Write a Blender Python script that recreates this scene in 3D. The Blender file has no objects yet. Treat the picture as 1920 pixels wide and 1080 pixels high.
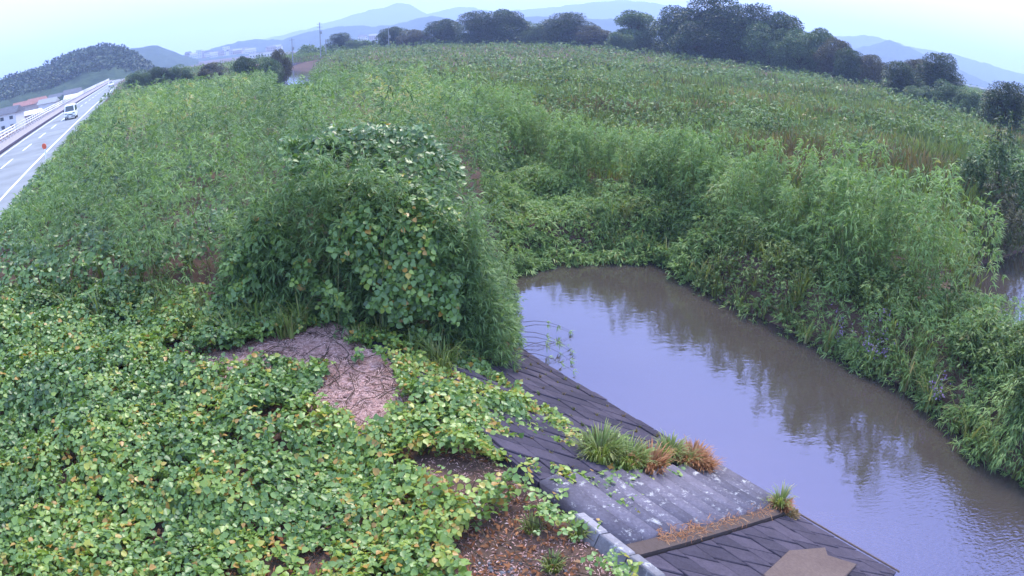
import bpy, bmesh, math
import numpy as np
from mathutils import Vector, Matrix

SC = bpy.context.scene
COL = SC.collection
rad = math.radians
rng = np.random.default_rng(7)

# ------------------------------------------------------------------ camera
PITCH = rad(22.5); CAM_H = 6.0; FPX = 1200.0      # wide lens with barrel distortion; FPX in pixels of the 1920 wide photo
cam = bpy.data.cameras.new('camera'); camo = bpy.data.objects.new('camera', cam); COL.objects.link(camo)
cam.type = 'PANO'
cam.panorama_type = 'FISHEYE_LENS_POLYNOMIAL'
cam.sensor_fit = 'HORIZONTAL'; cam.sensor_width = 36.0; cam.sensor_height = 20.25
cam.fisheye_fov = rad(150)
cam.fisheye_polynomial_k0 = 0.0
cam.fisheye_polynomial_k1 = -1.0 / (FPX / 1920 * 36.0)
cam.fisheye_polynomial_k2 = 0.0; cam.fisheye_polynomial_k3 = 0.0; cam.fisheye_polynomial_k4 = 0.0
cam.clip_start = 0.1; cam.clip_end = 40000
camo.location = (0, 0, CAM_H); camo.rotation_euler = (math.pi / 2 - PITCH, 0, 0)
SC.camera = camo

# ------------------------------------------------------------------ sky, sun, exposure
SUN_EL, SUN_AZ = rad(58), rad(20)                # bright overcast, sun high ahead of the camera
w = bpy.data.worlds.new('World'); SC.world = w; w.use_nodes = True
nt = w.node_tree; nt.nodes.clear()
out = nt.nodes.new('ShaderNodeOutputWorld')
sky = nt.nodes.new('ShaderNodeTexSky'); sky.sky_type = 'NISHITA'; sky.sun_disc = False
sky.sun_elevation = SUN_EL; sky.sun_rotation = SUN_AZ; sky.air_density = 1.0; sky.dust_density = 3.0; sky.ozone_density = 2.0
b1 = nt.nodes.new('ShaderNodeBackground'); b1.inputs[1].default_value = 0.07
b2 = nt.nodes.new('ShaderNodeBackground'); b2.inputs[0].default_value = (0.47, 0.66, 1.08, 1); b2.inputs[1].default_value = 0.84
add = nt.nodes.new('ShaderNodeAddShader')
nt.links.new(sky.outputs[0], b1.inputs[0]); nt.links.new(b1.outputs[0], add.inputs[0]); nt.links.new(b2.outputs[0], add.inputs[1])
nt.links.new(add.outputs[0], out.inputs[0])
sun = bpy.data.lights.new('sun', 'SUN'); suno = bpy.data.objects.new('sun', sun); COL.objects.link(suno)
sun.energy = 1.5; sun.angle = rad(22); sun.color = (1.0, 0.95, 0.84)
suno.rotation_euler = (math.pi / 2 - SUN_EL, 0, math.pi - SUN_AZ)
SC.view_settings.view_transform = 'Standard'; SC.view_settings.look = 'None'
SC.view_settings.exposure = 1.42; SC.view_settings.gamma = 1.0
SC.view_settings.use_curve_mapping = False
SC.render.engine = 'CYCLES'
SC.cycles.use_denoising = True
SC.cycles.max_bounces = 6; SC.cycles.diffuse_bounces = 3; SC.cycles.transmission_bounces = 3
SC.cycles.volume_bounces = 3; SC.cycles.transparent_max_bounces = 4

# ------------------------------------------------------------------ pixel -> place helpers (photo pixels, 1920 x 1080)
def ray(px, py):
    dx = px - 960; dy = 540 - py; r = math.hypot(dx, dy); t = r / FPX
    s = math.sin(t) / max(r, 1e-9)
    c = (dx * s, dy * s, math.cos(t))
    return np.array([c[0], c[2] * math.cos(PITCH) + c[1] * math.sin(PITCH), c[1] * math.cos(PITCH) - c[2] * math.sin(PITCH)])
def at(px, py, z):
    d = ray(px, py); return d * ((z - CAM_H) / d[2]) + np.array([0, 0, CAM_H])
def azel(px, py):
    d = ray(px, py); return math.atan2(d[0], d[1]), math.atan2(d[2], math.hypot(d[0], d[1]))

# ------------------------------------------------------------------ noise
_tab = np.random.default_rng(3).random((256, 256))
def vnoise(x, y, s=1.0, o=0):
    x = np.asarray(x, float) / s + 17.3 * o + 1000; y = np.asarray(y, float) / s + 9.7 * o + 1000
    xi = np.floor(x).astype(int); yi = np.floor(y).astype(int); fx = x - xi; fy = y - yi
    fx = fx * fx * (3 - 2 * fx); fy = fy * fy * (3 - 2 * fy)
    a = _tab[xi % 256, yi % 256]; b = _tab[(xi + 1) % 256, yi % 256]; c = _tab[xi % 256, (yi + 1) % 256]; d = _tab[(xi + 1) % 256, (yi + 1) % 256]
    return (a * (1 - fx) + b * fx) * (1 - fy) + (c * (1 - fx) + d * fx) * fy
def fbm(x, y, s=1.0, o=0, n=3):
    v = 0; a = 0.5; t = 0
    for k in range(n):
        v = v + a * vnoise(x, y, s / 2 ** k, o + k * 3.1); t += a; a *= 0.5
    return v / t
def sstep(e0, e1, x):
    t = np.clip((np.asarray(x, float) - e0) / (e1 - e0), 0, 1); return t * t * (3 - 2 * t)

# ------------------------------------------------------------------ object helpers
def link(o, parent=None):
    COL.objects.link(o)
    if parent is not None: o.parent = parent
    return o
def tag(o, label, cat, group=None):
    o['label'] = label; o['category'] = cat
    if group: o['group'] = group
    return o
def empty(name, loc=(0, 0, 0), rz=0.0):
    o = bpy.data.objects.new(name, None); o.location = loc; o.rotation_euler = (0, 0, rz); o.empty_display_size = 0.2
    return link(o)
def mesh_np(name, V, Fq, tone=None, mat=None, smooth=False, tone2=None):
    """V (n,3), Fq (m,k) index array"""
    V = np.ascontiguousarray(V, np.float32); Fq = np.ascontiguousarray(Fq, np.int32)
    me = bpy.data.meshes.new(name); m, k = Fq.shape
    me.vertices.add(len(V)); me.vertices.foreach_set('co', V.ravel())
    me.loops.add(m * k); me.loops.foreach_set('vertex_index', Fq.ravel())
    me.polygons.add(m); me.polygons.foreach_set('loop_start', np.arange(0, m * k, k, dtype=np.int32))
    if smooth: me.polygons.foreach_set('use_smooth', np.ones(m, bool))
    me.update(calc_edges=True)
    for nm, t in (('tone', tone), ('patch', tone2)):
        if t is not None:
            a = me.attributes.new(nm, 'FLOAT', 'POINT'); a.data.foreach_set('value', np.ascontiguousarray(t, np.float32))
    if mat: me.materials.append(mat)
    return me
def obj(name, me, parent=None, loc=None):
    o = bpy.data.objects.new(name, me)
    if loc is not None: o.location = loc
    return link(o, parent)
def bm_obj(name, bm, mat, parent=None, loc=None, rz=0, smooth=False):
    me = bpy.data.meshes.new(name); bm.normal_update(); bm.to_mesh(me); bm.free()
    if smooth:
        for p in me.polygons: p.use_smooth = True
    me.materials.append(mat); o = obj(name, me, parent, loc); o.rotation_euler = (0, 0, rz)
    return o
def add_box(bm, c, s, M=None, bev=0.0):
    r = bmesh.ops.create_cube(bm, size=1.0); vs = r['verts']
    bmesh.ops.scale(bm, vec=s, verts=vs); bmesh.ops.translate(bm, vec=c, verts=vs)
    if bev > 0:
        es = list({e for v in vs for e in v.link_edges})
        g = bmesh.ops.bevel(bm, geom=es, offset=bev, segments=1, affect='EDGES'); vs = list({v for f in g['faces'] for v in f.verts} | {v for v in vs if v.is_valid})
    if M is not None: bmesh.ops.transform(bm, matrix=M, verts=vs)
    return vs
def box_obj(name, c, s, mat, parent=None, bev=0.0):
    bm = bmesh.new(); add_box(bm, c, s, bev=bev); return bm_obj(name, bm, mat, parent)
def tube_np(path, r0, r1, n=6):
    """tapered tube along path (k,3); returns V,F"""
    path = np.asarray(path, float); k = len(path)
    rr = np.linspace(r0, r1, k); V = []
    for i in range(k):
        t = path[min(i + 1, k - 1)] - path[max(i - 1, 0)]; t /= np.linalg.norm(t) + 1e-9
        a = np.cross(t, [0.3, 0.9, 0.1]); a /= np.linalg.norm(a) + 1e-9; b = np.cross(t, a)
        for j in range(n):
            q = 2 * math.pi * j / n; V.append(path[i] + rr[i] * (math.cos(q) * a + math.sin(q) * b))
    F = [[i * n + j, i * n + (j + 1) % n, (i + 1) * n + (j + 1) % n, (i + 1) * n + j] for i in range(k - 1) for j in range(n)]
    return np.array(V), np.array(F)
def joinVF(parts):
    Vs, Fs, o = [], [], 0
    for V, F in parts: Vs.append(V); Fs.append(np.asarray(F) + o); o += len(V)
    return np.concatenate(Vs), np.concatenate(Fs)

# ------------------------------------------------------------------ materials
def newmat(name):
    m = bpy.data.materials.new(name); m.use_nodes = True; t = m.node_tree; t.nodes.clear()
    o = t.nodes.new('ShaderNodeOutputMaterial'); return m, t, o
def ramp(t, stops, fac):
    r = t.nodes.new('ShaderNodeValToRGB'); e = r.color_ramp.elements
    while len(e) < len(stops): e.new(0.5)
    for i, (p, c) in enumerate(stops): e[i].position = p; e[i].color = (*c, 1)
    t.links.new(fac, r.inputs[0]); return r.outputs[0]
def noise(t, scale, detail=4, rough=0.6, coord=None, vec=None):
    n = t.nodes.new('ShaderNodeTexNoise'); n.inputs['Scale'].default_value = scale; n.inputs['Detail'].default_value = detail; n.inputs['Roughness'].default_value = rough
    if vec is None:
        g = t.nodes.new('ShaderNodeNewGeometry'); vec = g.outputs['Position']
    t.links.new(vec, n.inputs['Vector']); return n.outputs[0]
def mixc(t, a, b, fac, mode='MIX'):
    m = t.nodes.new('ShaderNodeMix'); m.data_type = 'RGBA'; m.blend_type = mode
    for s, v in ((m.inputs[0], fac), (m.inputs[6], a), (m.inputs[7], b)):
        if isinstance(v, (int, float)): s.default_value = v
        elif isinstance(v, tuple): s.default_value = (*v, 1)
        else: t.links.new(v, s)
    return m.outputs[2]
def principled(t, o, col, rough=0.8, spec=0.3, bump=None, bstr=0.3, bdist=0.02):
    p = t.nodes.new('ShaderNodeBsdfPrincipled')
    if isinstance(col, tuple): p.inputs['Base Color'].default_value = (*col, 1)
    else: t.links.new(col, p.inputs['Base Color'])
    p.inputs['Roughness'].default_value = rough; p.inputs['Specular IOR Level'].default_value = spec
    if bump is not None:
        b = t.nodes.new('ShaderNodeBump'); b.inputs['Strength'].default_value = bstr; b.inputs['Distance'].default_value = bdist
        t.links.new(bump, b.inputs['Height']); t.links.new(b.outputs[0], p.inputs['Normal'])
    t.links.new(p.outputs[0], o.inputs[0]); return p
def leafmat(name, stops, stops2=None, rough=0.45, spec=0.4, trans=0.3):
    """tone attribute -> colour; optional patch attribute blends to a second ramp"""
    m, t, o = newmat(name)
    a = t.nodes.new('ShaderNodeAttribute'); a.attribute_name = 'tone'
    c = ramp(t, stops, a.outputs['Fac'])
    if stops2:
        a2 = t.nodes.new('ShaderNodeAttribute'); a2.attribute_name = 'patch'
        c = mixc(t, c, ramp(t, stops2, a.outputs['Fac']), a2.outputs['Fac'])
    p = t.nodes.new('ShaderNodeBsdfPrincipled'); t.links.new(c, p.inputs['Base Color'])
    p.inputs['Roughness'].default_value = rough; p.inputs['Specular IOR Level'].default_value = spec
    tr = t.nodes.new('ShaderNodeBsdfTranslucent'); t.links.new(mixc(t, c, (1.25, 1.3, 0.6), 1.0, 'MULTIPLY'), tr.inputs[0])
    mx = t.nodes.new('ShaderNodeMixShader'); mx.inputs[0].default_value = trans
    t.links.new(p.outputs[0], mx.inputs[1]); t.links.new(tr.outputs[0], mx.inputs[2]); t.links.new(mx.outputs[0], o.inputs[0])
    return m
def plain(name, col, rough=0.7, spec=0.3, var=0.15, scale=6.0, bstr=0.15):
    m, t, o = newmat(name); n = noise(t, scale)
    lo = tuple(c * (1 - var) for c in col); hi = tuple(min(1, c * (1 + var)) for c in col)
    principled(t, o, ramp(t, [(0.3, lo), (0.7, hi)], n), rough, spec, n, bstr, 0.01); return m

M = {}
M['kudzu'] = leafmat('kudzu', [(0, (0.035, 0.07, 0.02)), (0.35, (0.085, 0.155, 0.04)), (0.75, (0.16, 0.255, 0.06)), (0.93, (0.25, 0.33, 0.06)), (0.965, (0.34, 0.33, 0.05)), (1, (0.40, 0.22, 0.05))], rough=0.36, spec=0.55, trans=0.28)
M['bamboo'] = leafmat('bamboo', [(0, (0.06, 0.105, 0.04)), (0.4, (0.14, 0.23, 0.075)), (0.8, (0.235, 0.335, 0.11)), (0.97, (0.31, 0.40, 0.13)), (1, (0.36, 0.30, 0.12))], [(0, (0.04, 0.08, 0.028)), (0.5, (0.10, 0.17, 0.058)), (1, (0.18, 0.26, 0.095))], rough=0.55, trans=0.35)
M['grass'] = leafmat('grass', [(0, (0.06, 0.09, 0.025)), (0.5, (0.16, 0.22, 0.05)), (0.85, (0.26, 0.31, 0.085)), (1, (0.38, 0.34, 0.14))], [(0, (0.13, 0.085, 0.04)), (0.5, (0.26, 0.17, 0.085)), (1, (0.42, 0.31, 0.17))], rough=0.55, trans=0.3)
M['weed'] = leafmat('weed', [(0, (0.04, 0.07, 0.025)), (0.5, (0.125, 0.185, 0.055)), (0.9, (0.21, 0.28, 0.095)), (1, (0.26, 0.21, 0.08))], rough=0.5, trans=0.25)
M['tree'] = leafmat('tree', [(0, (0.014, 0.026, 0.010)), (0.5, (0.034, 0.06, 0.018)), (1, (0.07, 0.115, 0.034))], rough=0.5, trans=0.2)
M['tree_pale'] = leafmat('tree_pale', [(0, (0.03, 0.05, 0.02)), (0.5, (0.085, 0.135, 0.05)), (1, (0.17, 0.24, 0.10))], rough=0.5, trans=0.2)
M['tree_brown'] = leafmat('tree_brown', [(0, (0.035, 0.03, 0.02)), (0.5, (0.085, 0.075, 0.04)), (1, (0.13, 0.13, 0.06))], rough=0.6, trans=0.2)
M['forest'] = leafmat('forest', [(0, (0.015, 0.03, 0.018)), (0.5, (0.035, 0.062, 0.03)), (1, (0.09, 0.12, 0.05))], rough=0.6, trans=0.1)
M['straw'] = leafmat('straw', [(0, (0.26, 0.13, 0.11)), (0.5, (0.58, 0.35, 0.32)), (1, (0.78, 0.56, 0.53))], rough=0.8, spec=0.1, trans=0.1)
M['rust_straw'] = leafmat('rust_straw', [(0, (0.16, 0.06, 0.03)), (0.5, (0.34, 0.15, 0.07)), (1, (0.45, 0.26, 0.14))], rough=0.8, spec=0.1, trans=0.1)
M['flower'] = leafmat('flower', [(0, (0.22, 0.13, 0.28)), (1, (0.42, 0.30, 0.50))], rough=0.7, trans=0.2)
M['bark'] = plain('bark', (0.07, 0.05, 0.035), 0.9, 0.1, 0.4, 10, 0.5)
M['culm'] = plain('culm', (0.14, 0.15, 0.05), 0.6, 0.3, 0.3, 5)
# ground: brown soil with litter under the plants
m, t, o = newmat('soil'); n1 = noise(t, 1.4, 6, 0.7); n2 = noise(t, 38, 5, 0.75)
c = mixc(t, ramp(t, [(0.3, (0.075, 0.042, 0.036)), (0.55, (0.16, 0.09, 0.078)), (0.75, (0.27, 0.18, 0.16))], n2), ramp(t, [(0.3, (0.045, 0.045, 0.022)), (0.7, (0.15, 0.09, 0.07))], n1), 0.5)
principled(t, o, c, 0.95, 0.1, n2, 0.8, 0.03); M['soil'] = m
# muddy river water
m, t, o = newmat('water')
g = t.nodes.new('ShaderNodeNewGeometry')
mp = t.nodes.new('ShaderNodeMapping'); mp.inputs['Rotation'].default_value = (0, 0, rad(-35)); mp.inputs['Scale'].default_value = (1.0, 2.2, 1.0); t.links.new(g.outputs['Position'], mp.inputs[0])
nA = noise(t, 2.2, 2, 0.5, vec=mp.outputs[0]); nB = noise(t, 7.0, 2, 0.5, vec=mp.outputs[0]); nC = noise(t, 0.35, 2, 0.5)
sx = t.nodes.new('ShaderNodeVectorMath'); sx.operation = 'DISTANCE'; sx.inputs[1].default_value = (9.6, 5.6, -2); t.links.new(g.outputs['Position'], sx.inputs[0])
mr = t.nodes.new('ShaderNodeMapRange'); mr.inputs[1].default_value = 0.5; mr.inputs[2].default_value = 4.2; mr.inputs[3].default_value = 1.0; mr.inputs[4].default_value = 0.06; t.links.new(sx.outputs['Value'], mr.inputs[0])
mB = t.nodes.new('ShaderNodeMath'); mB.operation = 'MULTIPLY'; t.links.new(nB, mB.inputs[0]); t.links.new(mr.outputs[0], mB.inputs[1])
mA = t.nodes.new('ShaderNodeMath'); mA.operation = 'MULTIPLY'; t.links.new(nA, mA.inputs[0]); mA.inputs[1].default_value = 0.22
mS = t.nodes.new('ShaderNodeMath'); mS.operation = 'ADD'; t.links.new(mA.outputs[0], mS.inputs[0]); t.links.new(mB.outputs[0], mS.inputs[1])
p = principled(t, o, ramp(t, [(0.3, (0.052, 0.040, 0.034)), (0.7, (0.062, 0.048, 0.040))], nC), 0.03, 0.5, mS.outputs[0], 0.35, 0.06)
p.inputs['IOR'].default_value = 2.3; p.inputs['Specular Tint'].default_value = (.47, .49, 1.0, 1); M['water'] = m
# asphalt, concrete
M['asphalt'] = plain('asphalt', (0.20, 0.205, 0.215), 0.85, 0.2, 0.22, .35)
M['walk'] = plain('walk', (0.30, 0.26, 0.26), 0.9, 0.1, 0.12, 3)
M['paint'] = plain('paint', (0.75, 0.75, 0.75), 0.7, 0.2, 0.08, 8)
def concrete(name, dark, light, white):
    m, t, o = newmat(name); n1 = noise(t, 2.3, 6, 0.7); n2 = noise(t, 22, 5, 0.7); n3 = noise(t, 5.5, 5, 0.75)
    c = ramp(t, [(0.3, dark), (0.7, light)], n1)
    c = mixc(t, c, ramp(t, [(0.35, tuple(x * 0.6 for x in dark)), (0.65, light)], n2), 0.35)
    oi = t.nodes.new('ShaderNodeObjectInfo'); c = mixc(t, c, ramp(t, [(0, (.72, .72, .74)), (1, (1.3, 1.26, 1.24))], oi.outputs['Random']), 1.0, 'MULTIPLY')
    if white: c = mixc(t, c, (0.46, 0.44, 0.44), ramp(t, [(0.57, (0, 0, 0)), (0.70, (1, 1, 1))], n3))
    principled(t, o, c, 0.9, 0.15, n2, 0.5, 0.01); return m
M['con_dark'] = concrete('con_dark', (0.042, 0.035, 0.05), (0.075, 0.062, 0.085), False)
M['con_pale'] = concrete('con_pale', (0.085, 0.075, 0.10), (0.16, 0.145, 0.185), True)
M['con_brown'] = concrete('con_brown', (0.085, 0.06, 0.055), (0.12, 0.088, 0.078), False)
M['con_white'] = concrete('con_white', (0.15, 0.14, 0.155), (0.25, 0.235, 0.255), True)
M['con_far'] = plain('con_far', (0.065, 0.055, 0.085), 0.9, 0.1, 0.2, 0.3)
M['white'] = plain('white', (0.78, 0.78, 0.78), 0.35, 0.5, 0.02, 2)
M['fence'] = plain('fence', (0.74, 0.68, 0.68), 0.7, 0.2, 0.08, 3)
M['glass'] = plain('glass', (0.05, 0.06, 0.07), 0.1, 0.6, 0.1, 2)
M['black'] = plain('black', (0.02, 0.02, 0.02), 0.7, 0.2, 0.2, 5)
M['red'] = plain('red', (0.60, 0.10, 0.04), 0.4, 0.4, 0.05, 5)
M['grey'] = plain('grey', (0.25, 0.25, 0.26), 0.7, 0.2, 0.1, 2)
M['roof_dark'] = plain('roof_dark', (0.10, 0.10, 0.12), 0.7, 0.2, 0.2, 1)
M['roof_red'] = plain('roof_red', (0.26, 0.12, 0.10), 0.7, 0.2, 0.2, 1)
M['wall_white'] = plain('wall_white', (0.65, 0.63, 0.62), 0.8, 0.2, 0.06, 0.5)
M['wall_tan'] = plain('wall_tan', (0.42, 0.34, 0.30), 0.8, 0.2, 0.1, 0.5)

# ------------------------------------------------------------------ layout of the place
WZ = -2.0
A0 = np.array([0.43, 14.9]); U = np.array([0.593, -0.805]); U /= np.linalg.norm(U); N2 = np.array([U[1], -U[0]])   # waterline of the revetment, its direction, and up the slope
SLW, SLH = 4.58, 2.0; REV_END = 10.55
def tm(x, y): return (x - A0[0]) * U[0] + (y - A0[1]) * U[1], (x - A0[0]) * N2[0] + (y - A0[1]) * N2[1]
def slope_pt(t, mm, h=0.0):
    q = A0 + U * t + N2 * mm; nz = math.hypot(SLW, SLH)
    return np.array([q[0] - N2[0] * h * SLH / nz, q[1] - N2[1] * h * SLH / nz, WZ + mm * SLH / SLW + h * SLW / nz])
RD_AZ = rad(-32.5); RD = np.array([math.sin(RD_AZ), math.cos(RD_AZ)]); RN = np.array([RD[1], -RD[0]])   # along the road; RN to its right
RZ = 0.5
def so(x, y): return x * RD[0] + y * RD[1], x * RN[0] + y * RN[1]
def road_pt(s, of, z): q = RD * s + RN * of; return np.array([q[0], q[1], z])
end_w = A0 + U * REV_END; end_t = A0 + U * REV_END + N2 * 5.0
CHANNEL = np.array([(-0.6, 17.2), (-0.1, 20.2), (0.76, 21.3), (2.3, 21.9), (5.5, 21.9), (6.4, 18.4), (8.3, 15.3), (10.2, 12.2), (10.5, 9.9), (10.35, 8.8), (11.2, 8.0), (14.6, 5.0), (16, -14), (0, -14), tuple(end_t), tuple(end_w), tuple(A0)])
MAIN = np.array([(14.9, 8), (16.3, 13), (16.8, 17), (18.5, 20.5), (21.6, 21.9), (25, 23.4), (34, 27), (40, 22), (30, 14), (28, -14), (15.9, -14), (14.6, 5)])
FARW = np.array([(-36, 88), (-26, 86), (-43, 136), (-68, 222), (-96, 230), (-60, 138)])
def sdist(P, x, y):
    """signed distance to polygon, negative inside"""
    d = np.full(np.shape(x), 1e9); ins = np.zeros(np.shape(x), bool); n = len(P)
    for i in range(n):
        a = P[i]; b = P[(i + 1) % n]; e = b - a
        wx = x - a[0]; wy = y - a[1]; h = np.clip((wx * e[0] + wy * e[1]) / (e @ e), 0, 1)
        d = np.minimum(d, (wx - e[0] * h) ** 2 + (wy - e[1] * h) ** 2)
        c = (a[1] > y) != (b[1] > y)
        with np.errstate(divide='ignore', invalid='ignore'): ins ^= c & (x < (b[0] - a[0]) * (y - a[1]) / (b[1] - a[1] + 1e-12) + a[0])
    return np.sqrt(d) * np.where(ins, -1, 1)
def base_z(x, y):
    s, o = so(x, y); r = np.hypot(x, y); az = np.arctan2(x, np.maximum(y, 1e-3))
    amp = np.interp(np.degrees(az), [-40, -25, -12, 5, 20, 35, 50], [0.5, 1.2, 2.6, 3.6, 3.0, 2.4, 1.5])
    z = -0.25 * sstep(13, 30, r) + (amp + 0.25) * sstep(100, 240, r) + 0.22 * (fbm(x, y, 3.0, 1) - 0.5) * sstep(0, 1, 1)
    z = z - (amp + 4) * sstep(300, 700, r)
    bank = sstep(-3.0, -7.2, o); z = z * (1 - bank) + (RZ - 0.07) * bank            # up to the levee road
    z = np.where(o < -17.2, np.maximum(RZ - 0.07 - (-17.2 - o) / 2.0, -7.0 + 0.6 * (fbm(x, y, 40, 5) - 0.5)), z)
    z = np.where(r > 1500, np.maximum(z, -5) * 0 - 5.0, z)
    # spit between the two arms of the river is lower
    sp = np.maximum(sstep(6.5, 9, x) * sstep(19, 15, x) * sstep(33, 27, y), .8 * sstep(-1.4, .3, x) * sstep(17, 14, x) * sstep(19, 21, y) * sstep(37, 31, y)); z = z - 0.9 * sp
    return z
def ground_z(x, y):
    x = np.asarray(x, float); y = np.asarray(y, float)
    z = base_z(x, y); r = np.hypot(x, y)
    t, mm = tm(x, y)
    rev = WZ - 0.22 + np.clip(mm, -3, SLW) * SLH / SLW
    side = sstep(-3.0, -0.5, t)                                                  # revetment zone, fading upstream
    zr = np.minimum(z, np.where(mm < SLW, rev, np.where(mm < SLW + 0.28, -0.16, z * sstep(.2, 1.6, mm - SLW) - .05 * (1 - sstep(.2, 1.6, mm - SLW)))))
    inside = (mm > -3.5) & (t < REV_END + 0.02) & (mm < 12)
    d = sdist(CHANNEL, x, y)
    zc = WZ - 0.35 + np.clip(d, -1.2, 6) * np.where(d < 0, 0.7, 1.15)
    zc2 = np.minimum(z, zc)
    z = np.where(inside & (side > 0), zr * side + zc2 * (1 - side), zc2)
    z = np.minimum(z, np.where(d < -0.05, WZ - 0.5, 99)) if False else z
    for P, k in ((MAIN, 0.9), (FARW, 0.9)):
        d = sdist(P, x, y); z = np.minimum(z, WZ - 0.3 + np.clip(d, -1.5, 12) * k)
    return z

# ------------------------------------------------------------------ ground sheet
def axis(a, b, h, far0, far1, g=1.05):
    c = list(np.arange(a, b + h / 2, h)); s = h; v = c[-1]
    while v < far1: s *= g; v += s; c.append(v)
    s = h; v = c[0]; lo = []
    while v > far0: s *= g; v -= s; lo.append(v)
    return np.array(lo[::-1] + c)
gx = axis(-16, 16, 0.24, -4400, 4400); gy = axis(2, 26, 0.24, -300, 4300)
X, Y = np.meshgrid(gx, gy); Z = ground_z(X, Y)
nx, ny = len(gx), len(gy)
idx = np.arange(nx * ny).reshape(ny, nx)
Fg = np.stack([idx[:-1, :-1], idx[:-1, 1:], idx[1:, 1:], idx[1:, :-1]], -1).reshape(-1, 4)
go = obj('ground', mesh_np('ground', np.stack([X, Y, Z], -1).reshape(-1, 3), Fg, mat=M['soil'], smooth=True)); go['kind'] = 'structure'
Wv = np.array([(-6, 14, WZ), (-6, -18, WZ), (62, -18, WZ), (62, 42, WZ), (20, 42, WZ), (-2, 24, WZ)]) if False else np.array([(-3, -18, WZ), (64, -18, WZ), (64, 44, WZ), (-3, 44, WZ)])
wo = obj('water', mesh_np('water', Wv, np.array([[0, 1, 2, 3]]), mat=M['water'])); wo['kind'] = 'structure'
wo = obj('water', mesh_np('far_water', np.array([(-45, 80, WZ), (-20, 80, WZ), (-30, 130, WZ), (-50, 236, WZ), (-110, 236, WZ), (-80, 150, WZ)]), np.array([[0, 1, 2, 3, 4, 5]]), mat=M['water'])); wo['kind'] = 'structure'

# ------------------------------------------------------------------ road on the levee
def strip(s0, s1, o0, o1, z, n=60):
    V = []; 
    for s in np.linspace(s0, s1, n): V += [road_pt(s, o0, z), road_pt(s, o1, z)]
    return np.array(V), np.array([[2 * i, 2 * i + 1, 2 * i + 3, 2 * i + 2] for i in range(n - 1)])
def structure(o): o['kind'] = 'structure'; return o
RE = 345
road = structure(obj('road', mesh_np('road', *strip(-20, RE, -14.1, -7.3, RZ), mat=M['asphalt'])))
obj('edge_line', mesh_np('edge_line', *strip(-20, RE, -8.73, -8.57, RZ + .005), mat=M['paint']), road)
obj('edge_line', mesh_np('edge_line', *strip(-20, RE, -13.75, -13.6, RZ + .005), mat=M['paint']), road)
dash = mesh_np('lane_dash', *strip(-2.5, 2.5, -0.08, 0.08, 0, 2), mat=M['paint'])
for k in range(32):
    obj('lane_dash', dash, road, tuple(road_pt(12 + 10.0 * k, -11.65, RZ + .005)))
def bar(s0, s1, o0, o1, z0, z1):
    c = [(s0, o0), (s0, o1), (s1, o1), (s1, o0)]
    V = [road_pt(s, of, z) for z in (z0, z1) for s, of in c]
    return np.array(V), np.array([[0, 1, 2, 3], [7, 6, 5, 4], [0, 4, 5, 1], [1, 5, 6, 2], [2, 6, 7, 3], [3, 7, 4, 0]])
structure(obj('kerb', mesh_np('kerb', *bar(-20, RE, -14.35, -14.12, RZ - .2, RZ + .22), mat=M['con_far'])))
structure(obj('pavement', mesh_np('pavement', *strip(-20, RE, -17.0, -14.36, RZ + .19), mat=M['walk'])))

fence = empty('guard_fence', tuple(road_pt(80, -16.3, RZ + .19)))
tag(fence, 'pale timber-look rail fence along the far side of the levee road', 'fence')
fb = Matrix.Translation(-Vector(fence.location))
def fpart(name, VF, kind=None):
    V, F = VF; o = obj(name, mesh_np(name, V - np.array(fence.location), F, mat=M['fence']), fence)
    if kind: o['kind'] = kind
    return o
ps = np.arange(30, 330, 2.0)
pm = mesh_np('post', bar(-.07, .07, -.07, .07, 0, 1.15)[0], bar(0, 1, 0, 1, 0, 1)[1], mat=M['fence'])
for s in ps[:60]: obj('post', pm, fence, tuple(road_pt(s, -16.3, RZ + .19) - np.array(fence.location)))
fpart('far_posts', joinVF([bar(s - .07, s + .07, -16.37, -16.23, RZ + .19, RZ + 1.34) for s in ps[60:]]), 'stuff')
for k, s0 in enumerate(np.arange(30, 330, 50.0)):
    for z in (.42, .74, 1.04): fpart('rail', bar(s0, s0 + 49.98, -16.22, -16.16, RZ + .19 + z, RZ + .32 + z))

# ------------------------------------------------------------------ vehicles
def cyl(name, c, r, wdt, mat, parent, n=16):
    bm = bmesh.new(); bmesh.ops.create_cone(bm, cap_ends=True, segments=n, radius1=r, radius2=r, depth=wdt, matrix=Matrix.Translation(c) @ Matrix.Rotation(math.pi / 2, 4, 'Y'))
    return bm_obj(name, bm, mat, parent)
def vehicle(name, label, s, of, prof, wd, belt):
    """body from a side profile (y forward, z up); front faces -along the road, towards the bridge"""
    p = road_pt(s, of, RZ + .006); e = empty(name, tuple(p), -RD_AZ * 1.0)
    e.rotation_euler = (0, 0, math.atan2(-RD[0], RD[1]) + math.pi)
    tag(e, label, 'car')
    bm = bmesh.new(); rows = []
    for xx, inset in ((-wd / 2, 1), (-wd / 2 * .98, 0), (wd / 2 * .98, 0), (wd / 2, 1)):
        rows.append([bm.verts.new((xx * (1 - .13 * max(0, (z - belt) / .7)) if z > belt else xx, y * (1 - .02 * inset), z)) for y, z in prof])
    for a, b in zip(rows[:-1], rows[1:]):
        for i in range(len(prof)):
            j = (i + 1) % len(prof); bm.faces.new((a[i], a[j], b[j], b[i]))
    bm.faces.new(rows[0][::-1]); bm.faces.new(rows[-1]); bmesh.ops.recalc_face_normals(bm, faces=bm.faces)
    bm_obj('body', bm, M['white'], e)
    return e
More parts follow.
